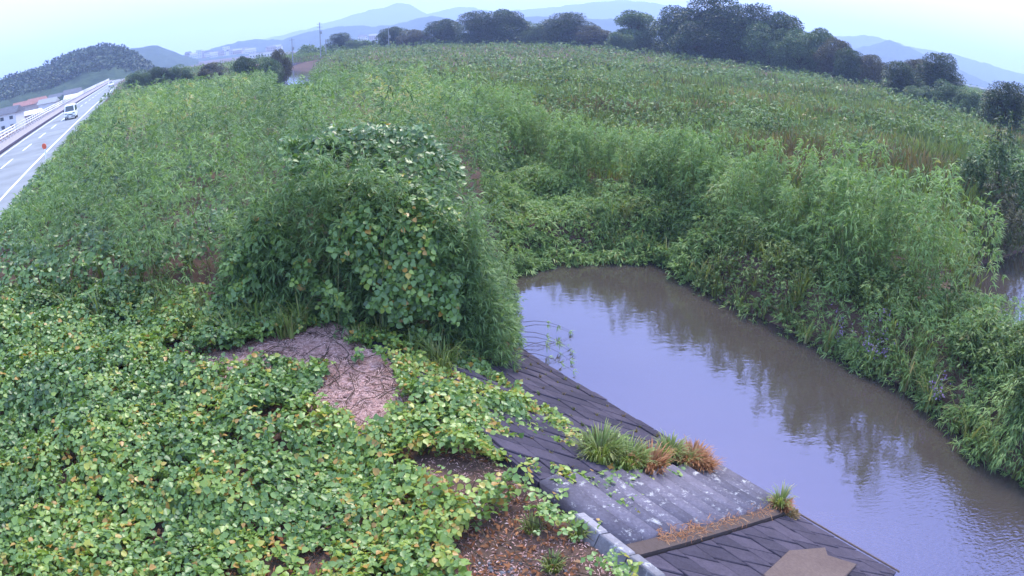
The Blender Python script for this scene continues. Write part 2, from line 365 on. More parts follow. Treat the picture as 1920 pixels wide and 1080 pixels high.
# small box van: forward +y
vprof = [(-1.62, .35), (-1.66, .8), (-1.6, 1.75), (-1.5, 1.88), (.75, 1.9), (.95, 1.82), (1.5, 1.05), (1.66, .95), (1.7, .6), (1.68, .32)]
van = vehicle('small_van', 'white box van with a dark windscreen driving along the levee road', 90.4, -10.2, vprof, 1.5, 1.0)
def quadpart(name, pts, mat, parent):
    n = np.cross(np.subtract(pts[1], pts[0]), np.subtract(pts[2], pts[0])); n = n / np.linalg.norm(n) * .02
    V = np.array([np.array(p) + n for p in pts] + [np.array(p) - n for p in pts])
    k = len(pts)
    me = bpy.data.meshes.new(name); me.from_pydata([tuple(v) for v in V], [], [list(range(k)), list(range(2 * k - 1, k - 1, -1))] + [[i, (i + 1) % k, k + (i + 1) % k, k + i] for i in range(k)])
    me.materials.append(mat); return obj(name, me, parent)
quadpart('windscreen', [(-.62, 1.49, 1.09), (.62, 1.49, 1.09), (.55, 1.03, 1.75), (-.55, 1.03, 1.75)], M['glass'], van)
for sx_ in (-1, 1):
    quadpart('side_window', [(sx_ * .76, -.2, 1.08), (sx_ * .76, 1.1, 1.08), (sx_ * .67, .8, 1.7), (sx_ * .67, -.2, 1.7)], M['glass'], van)
    quadpart('side_window', [(sx_ * .76, -1.45, 1.08), (sx_ * .76, -.3, 1.08), (sx_ * .67, -.3, 1.7), (sx_ * .67, -1.45, 1.7)], M['glass'], van)
    box_obj('headlight', (sx_ * .55, 1.68, .82), (.3, .06, .17), M['grey'], van, .01)
    box_obj('mirror', (sx_ * .84, 1.15, 1.15), (.14, .08, .2), M['black'], van, .01)
    for yy in (-1.05, 1.1):
        wh = cyl('wheel', (sx_ * .68, yy, .29), .29, .16, M['black'], van); cyl('rim', (sx_ * .77, yy, .29), .17, .03, M['grey'], wh)
box_obj('bumper', (0, 1.66, .4), (1.46, .14, .22), M['grey'], van, .02); box_obj('grille', (0, 1.7, .66), (.8, .04, .12), M['black'], van)
box_obj('number_plate', (0, 1.745, .42), (.33, .02, .16), M['white'], van)
cprof = [(-2.0, .3), (-2.05, .75), (-1.95, 1.0), (-1.5, 1.1), (-.9, 1.48), (.35, 1.5), (1.0, 1.02), (1.85, .88), (2.0, .65), (1.98, .3)]
carb = vehicle('car', 'white car far along the levee road by the wooded hill', 218, -10.2, cprof, 1.68, .95)
quadpart('windscreen', [(-.68, 1.0, 1.05), (.68, 1.0, 1.05), (.58, .42, 1.45), (-.58, .42, 1.45)], M['glass'], carb)
for sx_ in (-1, 1):
    quadpart('side_window', [(sx_ * .84, -1.2, 1.08), (sx_ * .84, .8, 1.05), (sx_ * .78, .35, 1.42), (sx_ * .78, -.9, 1.42)], M['glass'], carb)
    box_obj('headlight', (sx_ * .62, 1.97, .72), (.3, .08, .14), M['grey'], carb, .01)
    for yy in (-1.25, 1.25):
        wh = cyl('wheel', (sx_ * .77, yy, .31), .31, .18, M['black'], carb); cyl('rim', (sx_ * .86, yy, .31), .19, .03, M['grey'], wh)
box_obj('bumper', (0, 1.96, .42), (1.6, .16, .2), M['grey'], carb, .02)
# roadside delineator
q = at(92, 304, RZ); s_, o_ = so(q[0], q[1]); q = road_pt(s_, -7.55, RZ - .05)
dl = empty('delineator_post', tuple(q)); tag(dl, 'white delineator post with a round orange reflector on the road shoulder', 'road post')
V, F = tube_np([(0, 0, 0), (0, 0, 1.05)], .05, .05, 10); obj('post', mesh_np('post', V, F, mat=M['white'], smooth=True), dl)
bm = bmesh.new(); bmesh.ops.create_cone(bm, cap_ends=True, segments=18, radius1=.2, radius2=.2, depth=.05, matrix=Matrix.Translation((0, -.03, 1.2)) @ Matrix.Rotation(math.pi / 2, 4, 'X')); bm_obj('reflector', bm, M['red'], dl)

# ------------------------------------------------------------------ leaf builders (vectorised)
def unit(v): return v / (np.linalg.norm(v, axis=-1, keepdims=True) + 1e-9)
def blades(base, d, L, wd, tone, patch=None, bend=0.25):
    """one rhombic leaf per row: base, two side corners, drooping tip"""
    n = len(base); d = unit(d); L = np.broadcast_to(L, n)[:, None]; wd = np.broadcast_to(wd, n)[:, None]
    side = unit(np.cross(d, unit(rng.normal(size=(n, 3)) * .5 + [0, 0, 1.0])))
    mid = base + d * L * .45; tip = base + d * L - np.array([0, 0, 1]) * L * bend
    V = np.stack([base, mid + side * wd / 2, tip, mid - side * wd / 2], 1).reshape(-1, 3)
    F = np.arange(4 * n).reshape(n, 4)
    return V, F, np.repeat(tone, 4), (None if patch is None else np.repeat(patch, 4))
OUT6 = np.array([(0, 0), (.16, .44), (.60, .36), (1.0, 0), (.52, -.46), (.20, -.36)])
def trifoliate(P, Nrm, az, size, tone):
    """kudzu leaves: three folded ovate leaflets each. P (n,3), Nrm (n,3) upper side, az heading of the end leaflet"""
    n = len(P); Nrm = unit(Nrm)
    h = np.stack([np.cos(az), np.sin(az), np.zeros(n)], 1); e1 = unit(h - Nrm * (h * Nrm).sum(1, keepdims=True)); e2 = np.cross(Nrm, e1)
    Vs = []; T = []
    for k, a in enumerate((0, rad(95), rad(-95))):
        aj = a + rng.normal(0, .15, n); d = e1 * np.cos(aj)[:, None] + e2 * np.sin(aj)[:, None]; s = np.cross(Nrm, d)
        tl = rng.normal(0, .28, n)[:, None]; nn = unit(Nrm + s * tl - d * rng.normal(-.18, .2, n)[:, None]); d = unit(d - nn * (d * nn).sum(1, keepdims=True)); s = np.cross(nn, d)
        L = (size * (1.0 if k == 0 else .88))[:, None]; o = P + d * L * (.28 if k == 0 else .1)
        for (u, v) in OUT6: Vs.append(o + d * L * u + s * L * v + nn * L * (abs(v) * .28 - u * u * .16))
        T.append(np.repeat((tone + rng.normal(0, .06, n))[:, None], 6, 1))
    V = np.stack(Vs, 1).reshape(-1, 3)                     # n, 18 verts
    o = (np.arange(n) * 18)[:, None, None]
    f = np.array([[0 + k, 1 + k, 2 + k, 3 + k] for k in (0, 6, 12)] + [[0 + k, 3 + k, 4 + k, 5 + k] for k in (0, 6, 12)])
    return V, (o + f[None]).reshape(-1, 4), np.clip(np.concatenate(T, 1).reshape(-1), 0, 1)
def cat(L):
    Vs, Fs, Ts, Ps, o = [], [], [], [], 0
    for V, F, T, Pq in L:
        Vs.append(V); Fs.append(F + o); Ts.append(T); o += len(V)
        Ps.append(np.zeros(len(V)) if Pq is None else Pq)
    return np.concatenate(Vs), np.concatenate(Fs), np.clip(np.concatenate(Ts), 0, 1), np.clip(np.concatenate(Ps), 0, 1)
def veg(name, parts, mat, parent=None, loc=None):
    V, F, T, Pq = cat(parts); return obj(name, mesh_np(name, V, F, T, mat, tone2=Pq), parent, loc)
def plume(cx, cy, cz, h, r, n, ls, tonec, patchc=0.0, low=.25, lw=.11):
    """feathery bamboo clumps: arrays of clump centres; n leaves each; leaves sit in sprays that droop outward"""
    k = len(cx); ns = max(1, n // 5)
    C = np.repeat(np.arange(k), ns)
    v = rng.random(len(C)); zz = np.where(rng.random(len(C)) < low, v * .6, 1 - v ** 1.6 * .55)
    rr = r[C] * (1.02 - .75 * zz ** 2.5) * np.sqrt(.25 + .75 * rng.random(len(C))); a = rng.random(len(C)) * 2 * math.pi
    O = np.stack([cx[C] + rr * np.cos(a), cy[C] + rr * np.sin(a), cz[C] + h[C] * zz * (1 + rng.normal(0, .05, len(C)))], 1)
    tw = np.stack([np.cos(a), np.sin(a), rng.normal(.35, .35, len(C))], 1)
    D = np.repeat(np.arange(len(C)), 5)
    d = unit(tw[D] + rng.normal(0, .55, (len(D), 3)))
    s = (np.broadcast_to(ls, k)[C])[D] * rng.uniform(.7, 1.3, len(D))
    tn = (tonec[C] + rng.normal(0, .09, len(C)))[D] + rng.normal(0, .08, len(D))
    pp = None if np.isscalar(patchc) else np.asarray(patchc)[C][D]
    return blades(O[D], d, s, s * lw, np.clip(tn, 0, 1), pp, .3)
def scatter(n, x0, x1, y0, y1): return rng.uniform(x0, x1, n), rng.uniform(y0, y1, n)
def setlab(o, label, cat_, group=None): tag(o, label, cat_, group); return o
def stuff(o, label, cat_): o['kind'] = 'stuff'; tag(o, label, cat_); return o

# ------------------------------------------------------------------ concrete revetment on the near bank
NZ = math.hypot(SLW, SLH); QL = NZ                      # slope length
def sp_(t, q, h=0.0): return slope_pt(t, q * SLW / NZ, h)
def at_slope(px, py):
    d = ray(px, py); n = np.array([-N2[0] * SLH / NZ, -N2[1] * SLH / NZ, SLW / NZ]); p0 = np.array([A0[0], A0[1], WZ]); c0 = np.array([0, 0, CAM_H])
    p = c0 + d * (((p0 - c0) @ n) / (d @ n)); t_, m_ = tm(p[0], p[1]); return t_, m_ * NZ / SLW
def clip_rect(P, t0, t1, q0, q1):
    for ax, v, sgn in ((0, t0, 1), (0, t1, -1), (1, q0, 1), (1, q1, -1)):
        R = []
        for i in range(len(P)):
            a, b = P[i], P[(i + 1) % len(P)]; da = (a[ax] - v) * sgn; db = (b[ax] - v) * sgn
            if da >= 0: R.append(a)
            if (da > 0 > db) or (da < 0 < db): k = da / (da - db); R.append((a[0] + (b[0] - a[0]) * k, a[1] + (b[1] - a[1]) * k))
        P = R
        if len(P) < 3: return []
    return P
def prism(P, h0, h1, inset=0.02, org=None):
    """slab on the slope from polygon P in slope coordinates, with a chamfered top"""
    if org is None: org = np.zeros(3)
    c = np.mean(P, 0); k = len(P); V = []
    for (h, f) in ((h0, 0), (h1 - inset, 0), (h1, inset)):
        for p in P:
            d = np.array(p) - c; L = np.linalg.norm(d) + 1e-9; q = c + d * max(.2, 1 - f * 1.4 / L); V.append(tuple(sp_(q[0], q[1], h) - org))
    Fc = [list(range(2 * k, 3 * k))]
    for r in (0, 1):
        for i in range(k): j = (i + 1) % k; Fc.append([r * k + i, r * k + j, (r + 1) * k + j, (r + 1) * k + i])
    return V, Fc
def flip_up(me):
    bm = bmesh.new(); bm.from_mesh(me); bmesh.ops.recalc_face_normals(bm, faces=bm.faces); bm.to_mesh(me); bm.free()
def slab(name, P, h0, h1, mat, parent, inset=.02):
    org = np.array(parent.location); V, Fc = prism(P, h0, h1, inset, org)
    me = bpy.data.meshes.new(name); me.from_pydata(V, [], Fc); flip_up(me); me.materials.append(mat); return obj(name, me, parent)
def rect(t0, t1, q0, q1): return [(t0, q0), (t1, q0), (t1, q1), (t0, q1)]
def pave(parent, t0, t1, q0, q1, mat, wt, hq, skew, gt, gq, rough):
    nrow = int((q1 - q0) / hq) + 1
    for r in range(nrow):
        qa = q0 + r * hq
        for k in range(-3, int((t1 - t0) / wt) + 4):
            ta = t0 + k * wt + (r % 2) * wt * .5
            P = clip_rect([(ta + gt, qa + gq), (ta + wt - gt, qa + gq), (ta + wt - gt - skew, qa + hq - gq), (ta + gt - skew, qa + hq - gq)], t0, t1, q0, q1)
            if len(P) < 3: continue
            A = abs(sum(P[i][0] * P[(i + 1) % len(P)][1] - P[(i + 1) % len(P)][0] * P[i][1] for i in range(len(P)))) / 2
            if A < .015: continue
            slab('block', P, -.10, .0 + rng.normal(0, rough), mat, parent, .012)
rev1 = empty('revetment', tuple(sp_(3, 0))); tag(rev1, 'long dark block-paved bank slope running under the vines beside the river', 'revetment')
slab('mortar_bed', rect(-.9, 6.15, -.5, QL), -.35, -.035, M['con_dark'], rev1, .0)
pave(rev1, -.9, 6.12, -.12, QL - .02, M['con_dark'], .50, .46, .38, .016, .007, .010)
slab('toe_beam', rect(-.9, 6.12, -.5, -.14), -.4, .02, M['con_brown'], rev1)
rev2 = empty('concrete_stair', tuple(sp_(7, 0))); tag(rev2, 'weathered pale concrete steps going down into the river between grass tufts', 'steps')
NS = 13
for k in range(NS):
    m0 = k * SLW / NS; m1 = (k + 1) * SLW / NS; z1 = WZ + (k + .75) * SLH / NS; org = np.array(rev2.location)
    c = [A0 + U * 6.16 + N2 * m0, A0 + U * 7.9 + N2 * m0, A0 + U * 7.9 + N2 * m1, A0 + U * 6.16 + N2 * m1]
    tilt = rng.normal(0, .006)
    V = [np.array([*q, z1 - .5]) - org for q in c] + [np.array([*q, z1 + (tilt if i in (0, 1) else .02)]) - org for i, q in enumerate(c)]
    o_ = obj('step', mesh_np('step', np.array(V), np.array([[3, 2, 1, 0], [4, 5, 6, 7], [0, 1, 5, 4], [1, 2, 6, 5], [2, 3, 7, 6], [3, 0, 4, 7]]), mat=M['con_pale']), rev2)
rev3 = empty('revetment', tuple(sp_(9, 0))); tag(rev3, 'dark slope of slanting concrete blocks with a brown slab at the water corner', 'revetment')
slab('mortar_bed', rect(8.2, REV_END, -.3, QL), -1.2, -.03, M['con_dark'], rev3, .0)
pave(rev3, 8.2, REV_END, .0, QL - .02, M['con_dark'], .50, .46, .38, .017, .006, .008)
slab('edge_beam', rect(7.92, 8.17, -.3, QL), -.5, .045, M['con_brown'], rev3)
slab('toe_beam', rect(8.2, REV_END + .06, -.32, -.02), -.6, .03, M['con_brown'], rev3)
qs = [at_slope(1430, 1080), at_slope(1478, 1035), at_slope(1545, 1030), at_slope(1550, 1045), at_slope(1605, 1062), at_slope(1560, 1110), at_slope(1480, 1130)]
slab('patch_slab', qs, .008, .05, M['con_brown'], rev3)
cop = empty('coping', tuple(sp_(8, QL))); tag(cop, 'row of pale worn kerb stones along the top of the concrete slope', 'kerb')
for k in range(7):
    t0 = 7.1 + .52 * k; slab('kerb_stone', rect(t0, t0 + .5, QL + .01, QL + .19), -.3, .05 + rng.normal(0, .006), M['con_white'], cop, .02)

# ------------------------------------------------------------------ kudzu spreading over the near bank
BARE = [(-4.25, 10.85, 1.5, .7), (-2.75, 9.6, .8, 1.15), (-5.8, 10.3, .9, .55), (-3.85, 11.7, .6, .7), (-2.5, 11.1, .6, .3), (.55, 8.3, .8, .4), (-.8, 7.35, 1.05, .38), (.2, 8.9, .3, .2), (-2.3, 8.5, .3, .5)]
def bare(x, y):
    b = np.full(np.shape(x), -.28)
    for (cx, cy, rx, ry) in BARE: b = np.maximum(b, 1 - ((x - cx) / rx) ** 2 - ((y - cy) / ry) ** 2)
    return b + 1.0 * (fbm(x, y, .5, 8) - .5)
def kz_ok(x, y):
    t, mm = tm(x, y); s, o = so(x, y)
    mmin = 2.4 + 4.0 * sstep(6.0, 6.7, t) - 1.5 * np.exp(-((t - 5.85) / .4) ** 2) + .9 * (fbm(x, y, .9, 4) - .5)
    return (mm > mmin) & (t > -.2 - 6 * (mm > 3.3)) & (o > -7.1) & (bare(x, y) < .12) & (fbm(x, y, .75, 21) + .42 * (vnoise(x, y, .17, 23) - .5) + .20 * rng.random(np.shape(x)) > .425)
def kz_h(x, y): return .07 + .36 * sstep(.25, .75, fbm(x, y, 1.5, 2)) + .45 * sstep(-4, -10, x)
kx, ky = scatter(62000, -15.5, 3.2, 3.3, 13.2)
kx2, ky2 = scatter(5000, -26, -6, 9, 26)
kx = np.concatenate([kx, kx2]); ky = np.concatenate([ky, ky2])
ok = kz_ok(kx, ky) & (np.hypot(kx, ky) < 33); kx, ky = kx[ok], ky[ok]
lim = (CAM_H - 5.5 * np.abs(np.minimum(so(kx, ky)[1], -.01)) / 7.4)
kz = ground_z(kx, ky) + .08 + kz_h(kx, ky) * rng.random(len(kx)) ** .6
ok = kz < lim; kx, ky, kz = kx[ok], ky[ok], kz[ok]
P = np.stack([kx, ky, kz], 1); e_ = .15
gxn = (kz_h(kx + e_, ky) - kz_h(kx - e_, ky)) / (2 * e_); gyn = (kz_h(kx, ky + e_) - kz_h(kx, ky - e_)) / (2 * e_)
Nn = np.stack([-gxn, -gyn, np.ones(len(kx))], 1) + rng.normal(0, .42, (len(kx), 3)); Nn[:, 2] = np.abs(Nn[:, 2])
size = rng.uniform(.045, .115, len(kx)) * (1 + .02 * np.hypot(kx, ky))
tn = .42 + .34 * sstep(.3, .7, fbm(kx, ky, 1.1, 6)) + .20 * sstep(-9, -1, kx) + rng.normal(0, .18, len(kx)); tn = np.where(rng.random(len(kx)) < .012 * (.4 + 2 * sstep(.5, .75, fbm(kx, ky, .9, 90))), rng.uniform(.94, 1, len(kx)), np.clip(tn, 0, .93))
az_ = rng.random(len(kx)) * 2 * math.pi
def leaf_parts(thing, P, Nn, az, size, tone, idx):
    """each of these leaves is a part of its own"""
    org = np.array(thing.location)
    for i in idx:
        V, F, T = trifoliate(P[i:i + 1] - org, Nn[i:i + 1], az[i:i + 1], size[i:i + 1], tone[i:i + 1])
        obj('leaf', mesh_np('leaf', V, F, T, M['kudzu']), thing)
kud = empty('kudzu_vine', (-3, 7, 0)); tag(kud, 'low kudzu vine with three-part leaves carpeting the near bank above the concrete slope', 'vine')
dist = np.hypot(kx, ky) + np.where(np.abs(np.arctan2(kx, ky)) > .75, 50, 0) - 6 * (kz - ground_z(kx, ky) - kz_h(kx, ky) * .75)
sel = np.argsort(dist)[:300]; rest = np.setdiff1d(np.arange(len(kx)), sel)
leaf_parts(kud, P, Nn, az_, size, tn, sel)
V, F, T = trifoliate(P[rest] - np.array(kud.location), Nn[rest], az_[rest], size[rest], tn[rest])
o_ = obj('foliage', mesh_np('foliage', V, F, T, M['kudzu']), kud); o_['kind'] = 'stuff'
# runners
parts = []
for k in range(420):
    x, y = rng.uniform(-9, 1.5), rng.uniform(4, 12); a = rng.random() * 6.28; pth = []
    for i in range(6): pth.append((x + 3, y - 7, float(ground_z(x, y)) + .03 + .6 * float(kz_h(x, y)) * (.3 + .4 * rng.random()))); x += .22 * math.cos(a); y += .22 * math.sin(a); a += rng.normal(0, .4)
    parts.append(tube_np(pth, .009, .005, 4))
o_ = obj('stems', mesh_np('stems', *joinVF(parts), mat=M['bark']), kud); o_['kind'] = 'stuff'

# straw and litter on the bare patches
def litter(name, n, cx, cy, rx, ry, mat, L, parent=None, flat=.12):
    a = rng.random(n) * 6.28; r = np.sqrt(rng.random(n)); x = cx + rx * 1.15 * r * np.cos(a); y = cy + ry * 1.15 * r * np.sin(a)
    z = ground_z(x, y) + .015 + .05 * rng.random(n)
    d = np.stack([np.cos(a * 7), np.sin(a * 7), rng.normal(0, flat, n)], 1)
    return blades(np.stack([x, y, z], 1), d, L * rng.uniform(.5, 1.4, n), .0075, np.clip(rng.normal(.55, .25, n), 0, 1), None, .05)
stuff(veg('dry_straw', [litter('s', int(3600 * rx * ry / .3) + 200, cx, cy, rx, ry, M['straw'], .10) for cx, cy, rx, ry in BARE[:5] + BARE[8:]], M['straw']), 'pale dry straw lying in bare patches among the kudzu leaves', 'straw')
lx, ly = scatter(16000, -9, .8, 3.8, 11.8); k_ = (tm(lx, ly)[1] > SLW + .3) & (bare(lx, ly) < .05); lx, ly = lx[k_], ly[k_]; n_ = len(lx); a = rng.random(n_) * 6.28
stuff(veg('dead_leaves', [blades(np.stack([lx, ly, ground_z(lx, ly) + .01 + .07 * rng.random(n_)], 1), np.stack([np.cos(a), np.sin(a), rng.normal(0, .3, n_)], 1), rng.uniform(.05, .16, n_), rng.uniform(.008, .06, n_), np.clip(rng.normal(.2, .22, n_), 0, 1))], M['rust_straw']), 'dead brown leaves and stalks lying under the kudzu', 'litter')
lx, ly = scatter(7200, -1.6, 1.9, 4.2, 9.2); t_, m_ = tm(lx, ly); k_ = (m_ > SLW + .25) & (m_ < 7) & (t_ > 4.8); lx, ly = lx[k_], ly[k_]
n_ = len(lx); a = rng.random(n_) * 6.28
stuff(veg('leaf_litter', [blades(np.stack([lx, ly, ground_z(lx, ly) + .01 + .03 * rng.random(n_)], 1), np.stack([np.cos(a), np.sin(a), rng.normal(0, .2, n_)], 1), rng.uniform(.03, .08, n_), rng.uniform(.006, .022, n_), np.clip(rng.normal(.35, .25, n_), 0, 1))], M['straw']), 'brown leaf litter on the bare soil above the concrete steps', 'litter')
# red-brown straw caught on the slope at the foot of the thicket
def on_slope(n, t0, t1, q0, q1):
    t = rng.uniform(t0, t1, n); q = rng.uniform(q0, q1, n); return t, q, np.array([sp_(a, b, .02) for a, b in zip(t, q)])
t_, q_, P_ = on_slope(1500, -.9, 1.1, .2, 3.2); k_ = fbm(t_ * 2.0, q_ * .9, .8, 5) + .25 * sstep(1.1, -.6, t_) > .60; P_ = P_[k_]; n_ = len(P_)
d_ = np.tile([U[0], U[1], 0], (n_, 1)) * rng.normal(0, .3, n_)[:, None] + np.array([N2[0], N2[1], .43]) + rng.normal(0, .25, (n_, 3)) * [1, 1, .3]
stuff(veg('reed_debris', [blades(P_ + rng.random((n_, 1)) * [0, 0, .05], d_, rng.uniform(.15, .5, n_), .018, np.clip(rng.normal(.6, .25, n_), 0, 1), None, .02)], M['rust_straw']), 'reddish dead reeds washed onto the dark block slope below the thicket', 'debris')
# pebbles by the soil
parts = []
for k in range(60):
    x, y = rng.normal(-.02, .26), rng.normal(5.45, .12); r = rng.uniform(.012, .034)
    bm = bmesh.new(); bmesh.ops.create_icosphere(bm, subdivisions=1, radius=r); V = np.array([v.co[:] for v in bm.verts]) * [1, 1, .6] * rng.uniform(.7, 1.3, (len(bm.verts), 1)) + [x, y, float(ground_z(x, y)) + r * .3]; F = np.array([[v.index for v in f.verts] for f in bm.faces]); bm.free(); parts.append((V, F))
V, F = joinVF(parts); stuff(obj('gravel', mesh_np('gravel', V, F, mat=M['con_white'])), 'small heap of pale stones on the bare soil', 'gravel')

# ------------------------------------------------------------------ grass tufts
def tuft(n, r, h, tone, patch, spread=.8):
    """arching blades in three segments, at the origin"""
    a = rng.random(n) * 6.28; rr = r * np.sqrt(rng.random(n)); hh = h * rng.uniform(.45, 1.15, n); out_ = spread * hh * rng.uniform(.2, 1, n); wd = rng.uniform(.008, .018, n) * (1 + h)
    ca, sa = np.cos(a), np.sin(a); ks = np.array([0, .4, .75, 1.0]); V = []
    for k in ks:
        x = ca * (rr + out_ * k ** 1.8); y = sa * (rr + out_ * k ** 1.8); z = hh * (1.35 * k - .45 * k ** 3 * (1 + .5 * out_ / hh)); ww = wd * (1 - k) + .001
        V.append(np.stack([x - sa * ww, y + ca * ww, z], 1)); V.append(np.stack([x + sa * ww, y - ca * ww, z], 1))
    V = np.stack(V, 1).reshape(-1, 3); o = (np.arange(n) * 8)[:, None, None]
    F = (o + np.array([[0, 1, 3, 2], [2, 3, 5, 4], [4, 5, 7, 6]])[None]).reshape(-1, 4)
    return V, F, np.repeat(np.clip(rng.normal(tone, .15, n), 0, 1), 8), np.repeat(np.clip(rng.normal(patch, .25, n), 0, 1), 8)
def shift(p, loc): return (p[0] + np.array(loc), p[1], p[2], p[3])
def tuft_thing(name, label, loc, comps, cat_='grass tuft'):
    e = empty(name, tuple(loc)); tag(e, label, cat_)
    for nm, off, args in comps: veg(nm, [shift(tuft(*args), off)], M['rust_straw' if nm.startswith('dry') else 'grass'], e)
    return e
def lying(n, t0, t1, q0, q1, L): 
    t = rng.normal((t0 + t1) / 2, (t1 - t0) / 3, n); q = q0 + (q1 - q0) * rng.beta(.8, .8, n); P = np.array([sp_(a, b, .045 + .04 * rng.random()) for a, b in zip(t, q)]); a = rng.random(n) * 6.28
    return blades(P, np.stack([np.cos(a), np.sin(a), rng.normal(.1, .3, n)], 1), L * rng.uniform(.4, 1.3, n), .009, np.clip(rng.normal(.5, .25, n), 0, 1), None, .15)
tuft_thing('grass_clump', 'tawny and green grass clump hanging over the top of the pale steps', sp_(6.05, .9, .0), [('green_blades', (-.1, 0, 0), (160, .2, .40, .6, .15)), ('dry_blades', (.1, .02, 0), (620, .27, .38, .6, 1.0)), ('dry_blades', (.33, -.1, -.1), (460, .2, .34, .65, 1.1)), ('green_blades', (-.35, .1, .12), (260, .2, .42, .7, .1))])
tuft_thing('grass_clump', 'long green grass arching out of the kudzu at the head of the steps', sp_(5.9, 2.6, .0), [('green_blades', (0, 0, 0), (300, .3, .45, .6, .05)), ('green_blades', (-.5, .05, .15), (340, .32, .5, .55, .05)), ('dry_blades', (.4, 0, -.1), (200, .3, .4, .6, .6))])
tuft_thing('grass_clump', 'small green and rusty tuft growing from the joint at the waterline', sp_(8.0, .35, .0), [('green_blades', (0, 0, 0), (90, .08, .5, .7, .05)), ('dry_blades', (.05, 0, 0), (320, .16, .24, .5, 1.1)), ('creeping_blades', (.2, -.15, -.04), (340, .17, .10, .5, 1.0)), ('creeping_blades', (-.2, .05, .05), (200, .15, .12, .7, .1))])
dg = empty('dry_grass', tuple(sp_(8.0, 3.0, .05))); tag(dg, 'orange dry grass lying along the joint beside the pale steps', 'dry grass')
for q0, q1, n_ in ((3.2, 4.3, 330), (1.9, 3.0, 170), (.7, 1.6, 120)): V, F, T, _q = lying(n_, 7.84, 8.1, q0, q1, .14); veg('dry_blades', [(V - np.array(dg.location), F, T, None)], M['rust_straw'], dg)
for lab, px, py in (('small green grass tuft on bare soil near the pale stones', 1000, 990), ('fresh green seedling tuft at the soil edge', 1035, 1062), ('sparse green tuft among seedlings on bare soil', 1080, 1000)):
    p = at(px, py, 0); p[2] = ground_z(p[0], p[1]); tuft_thing('grass_tuft', lab, p, [('blades', (0, 0, 0), (90, .12, .2, .5, .1))])
parts = []
for r in range(9):
    for k in range(14):
        t0, q0 = .5 * k - .65 + .25 * (r % 2) + rng.normal(0, .03), .34 + .46 * r + rng.normal(0, .03)
        if t0 > 6 or rng.random() < .25: continue
        parts.append(shift(tuft(9, .025, rng.uniform(.05, .13), .25, rng.uniform(.3, 1.2), .7), sp_(t0, q0, -.02)))
stuff(veg('joint_weeds', parts, M['grass']), 'tiny dark weeds sprouting from the joints of the long block slope', 'weeds')
# seedlings with round leaves beside the coping and vine ends on the steps
pts = np.concatenate([[sp_(t, q, .05) for t, q in zip(rng.normal(6.9, .35, 60), rng.normal(QL + .45, .25, 60))], [sp_(t, q, .07) for t, q in zip(rng.normal(6.35, .15, 40), rng.uniform(1.5, 5, 40))], [sp_(t, q, .05) for t, q in zip(rng.normal(8.2, .3, 30), rng.normal(QL + .5, .2, 30))], [sp_(t, q, .05) for t, q in zip(rng.normal(6.95, .18, 14), rng.normal(4.0, .25, 14))], [sp_(t, q, .07) for t, q in zip(rng.normal(5.15, .22, 60), rng.normal(2.1, .3, 60))]]); n_ = len(pts)
V, F, T = trifoliate(pts, rng.normal(0, .3, (n_, 3)) + [0, 0, 1], rng.random(n_) * 6.28, rng.uniform(.05, .11, n_), np.clip(rng.normal(.72, .12, n_), 0, .93))
stuff(obj('seedlings', mesh_np('seedlings', V, F, T, M['kudzu'])), 'bright green vine shoots creeping onto the steps and around the kerb stones', 'seedlings')

# ------------------------------------------------------------------ bamboo thickets
def polar(az0, az1, d0, d1, sp):
    xs, ys = [], []; d = d0
    while d < d1:
        s = sp(d); n = max(1, int(d * (az1 - az0) / s)); a = az0 + (np.arange(n) + rng.random(n)) / n * (az1 - az0); dd = d + rng.random(n) * s
        xs.append(dd * np.sin(a)); ys.append(dd * np.cos(a)); d += s
    return np.concatenate(xs), np.concatenate(ys)
def road_limit(x, y):
    o = so(x, y)[1]; return np.where(o < 0, CAM_H - 5.5 * np.abs(o) / 7.4, 9.0)
def front_y(x): return 11.9 + .10 * np.abs(x + 3) + np.where(x < -6.5, (-6.5 - x) * .12, 0)
x, y = polar(rad(-47), rad(4), 11.5, 96, lambda d: .55 + .012 * d)
s_, o_ = so(x, y); dch = sdist(CHANNEL, x, y); dfw = sdist(FARW, x, y)
tq, mq = tm(x, y)
edge_r = np.interp(y, [11, 15, 21, 27, 34, 45, 60, 96], [-.5, -.3, -.4, -.5, -.7, -3.5, -9, -26])
ok = (o_ > -6.9) & (dch > .2) & (dfw > 1) & (y > front_y(x)) & (x < edge_r + 1.2 * (fbm(x, y, 4, 3) - .5)) & ~((tq > -.6) & (mq < 4.2))
x, y = x[ok], y[ok]; g_ = ground_z(x, y); d = np.hypot(x, y); o_ = so(x, y)[1]
h = 1.9 + 1.7 * sstep(-5.5, -1.5, o_) + .7 * sstep(28, 16, d) * sstep(-2, -5, o_) + .9 * (fbm(x, y, 7, 9) - .5) + .9 * np.exp(-((x + 2.6) / 2.6) ** 2 - ((y - 14) / 2.6) ** 2) - .8 * sstep(60, 95, d)
mx, my = polar(rad(-48), rad(5), 11, 98, lambda d: 1.9 + .02 * d); sd = np.full(len(x), 99.0); mt = np.zeros(len(x)); mtone = rng.normal(0, .19, len(mx))
for i in range(len(mx)):
    q = np.hypot(x - mx[i], y - my[i]) / (1.25 + .014 * d); k = q < sd; sd[k] = q[k]; mt[k] = mtone[i]
mound = np.clip(1 - .62 * sd ** 2, .25, 1); h = np.clip(h * (.10 + 1.05 * mound), .35, None); kk = (sd < .9) | (rng.random(len(x)) < .2) | (d < 13.5); x, y, g_, d, o_, h, mt, mound = (q[kk] for q in (x, y, g_, d, o_, h, mt, mound))
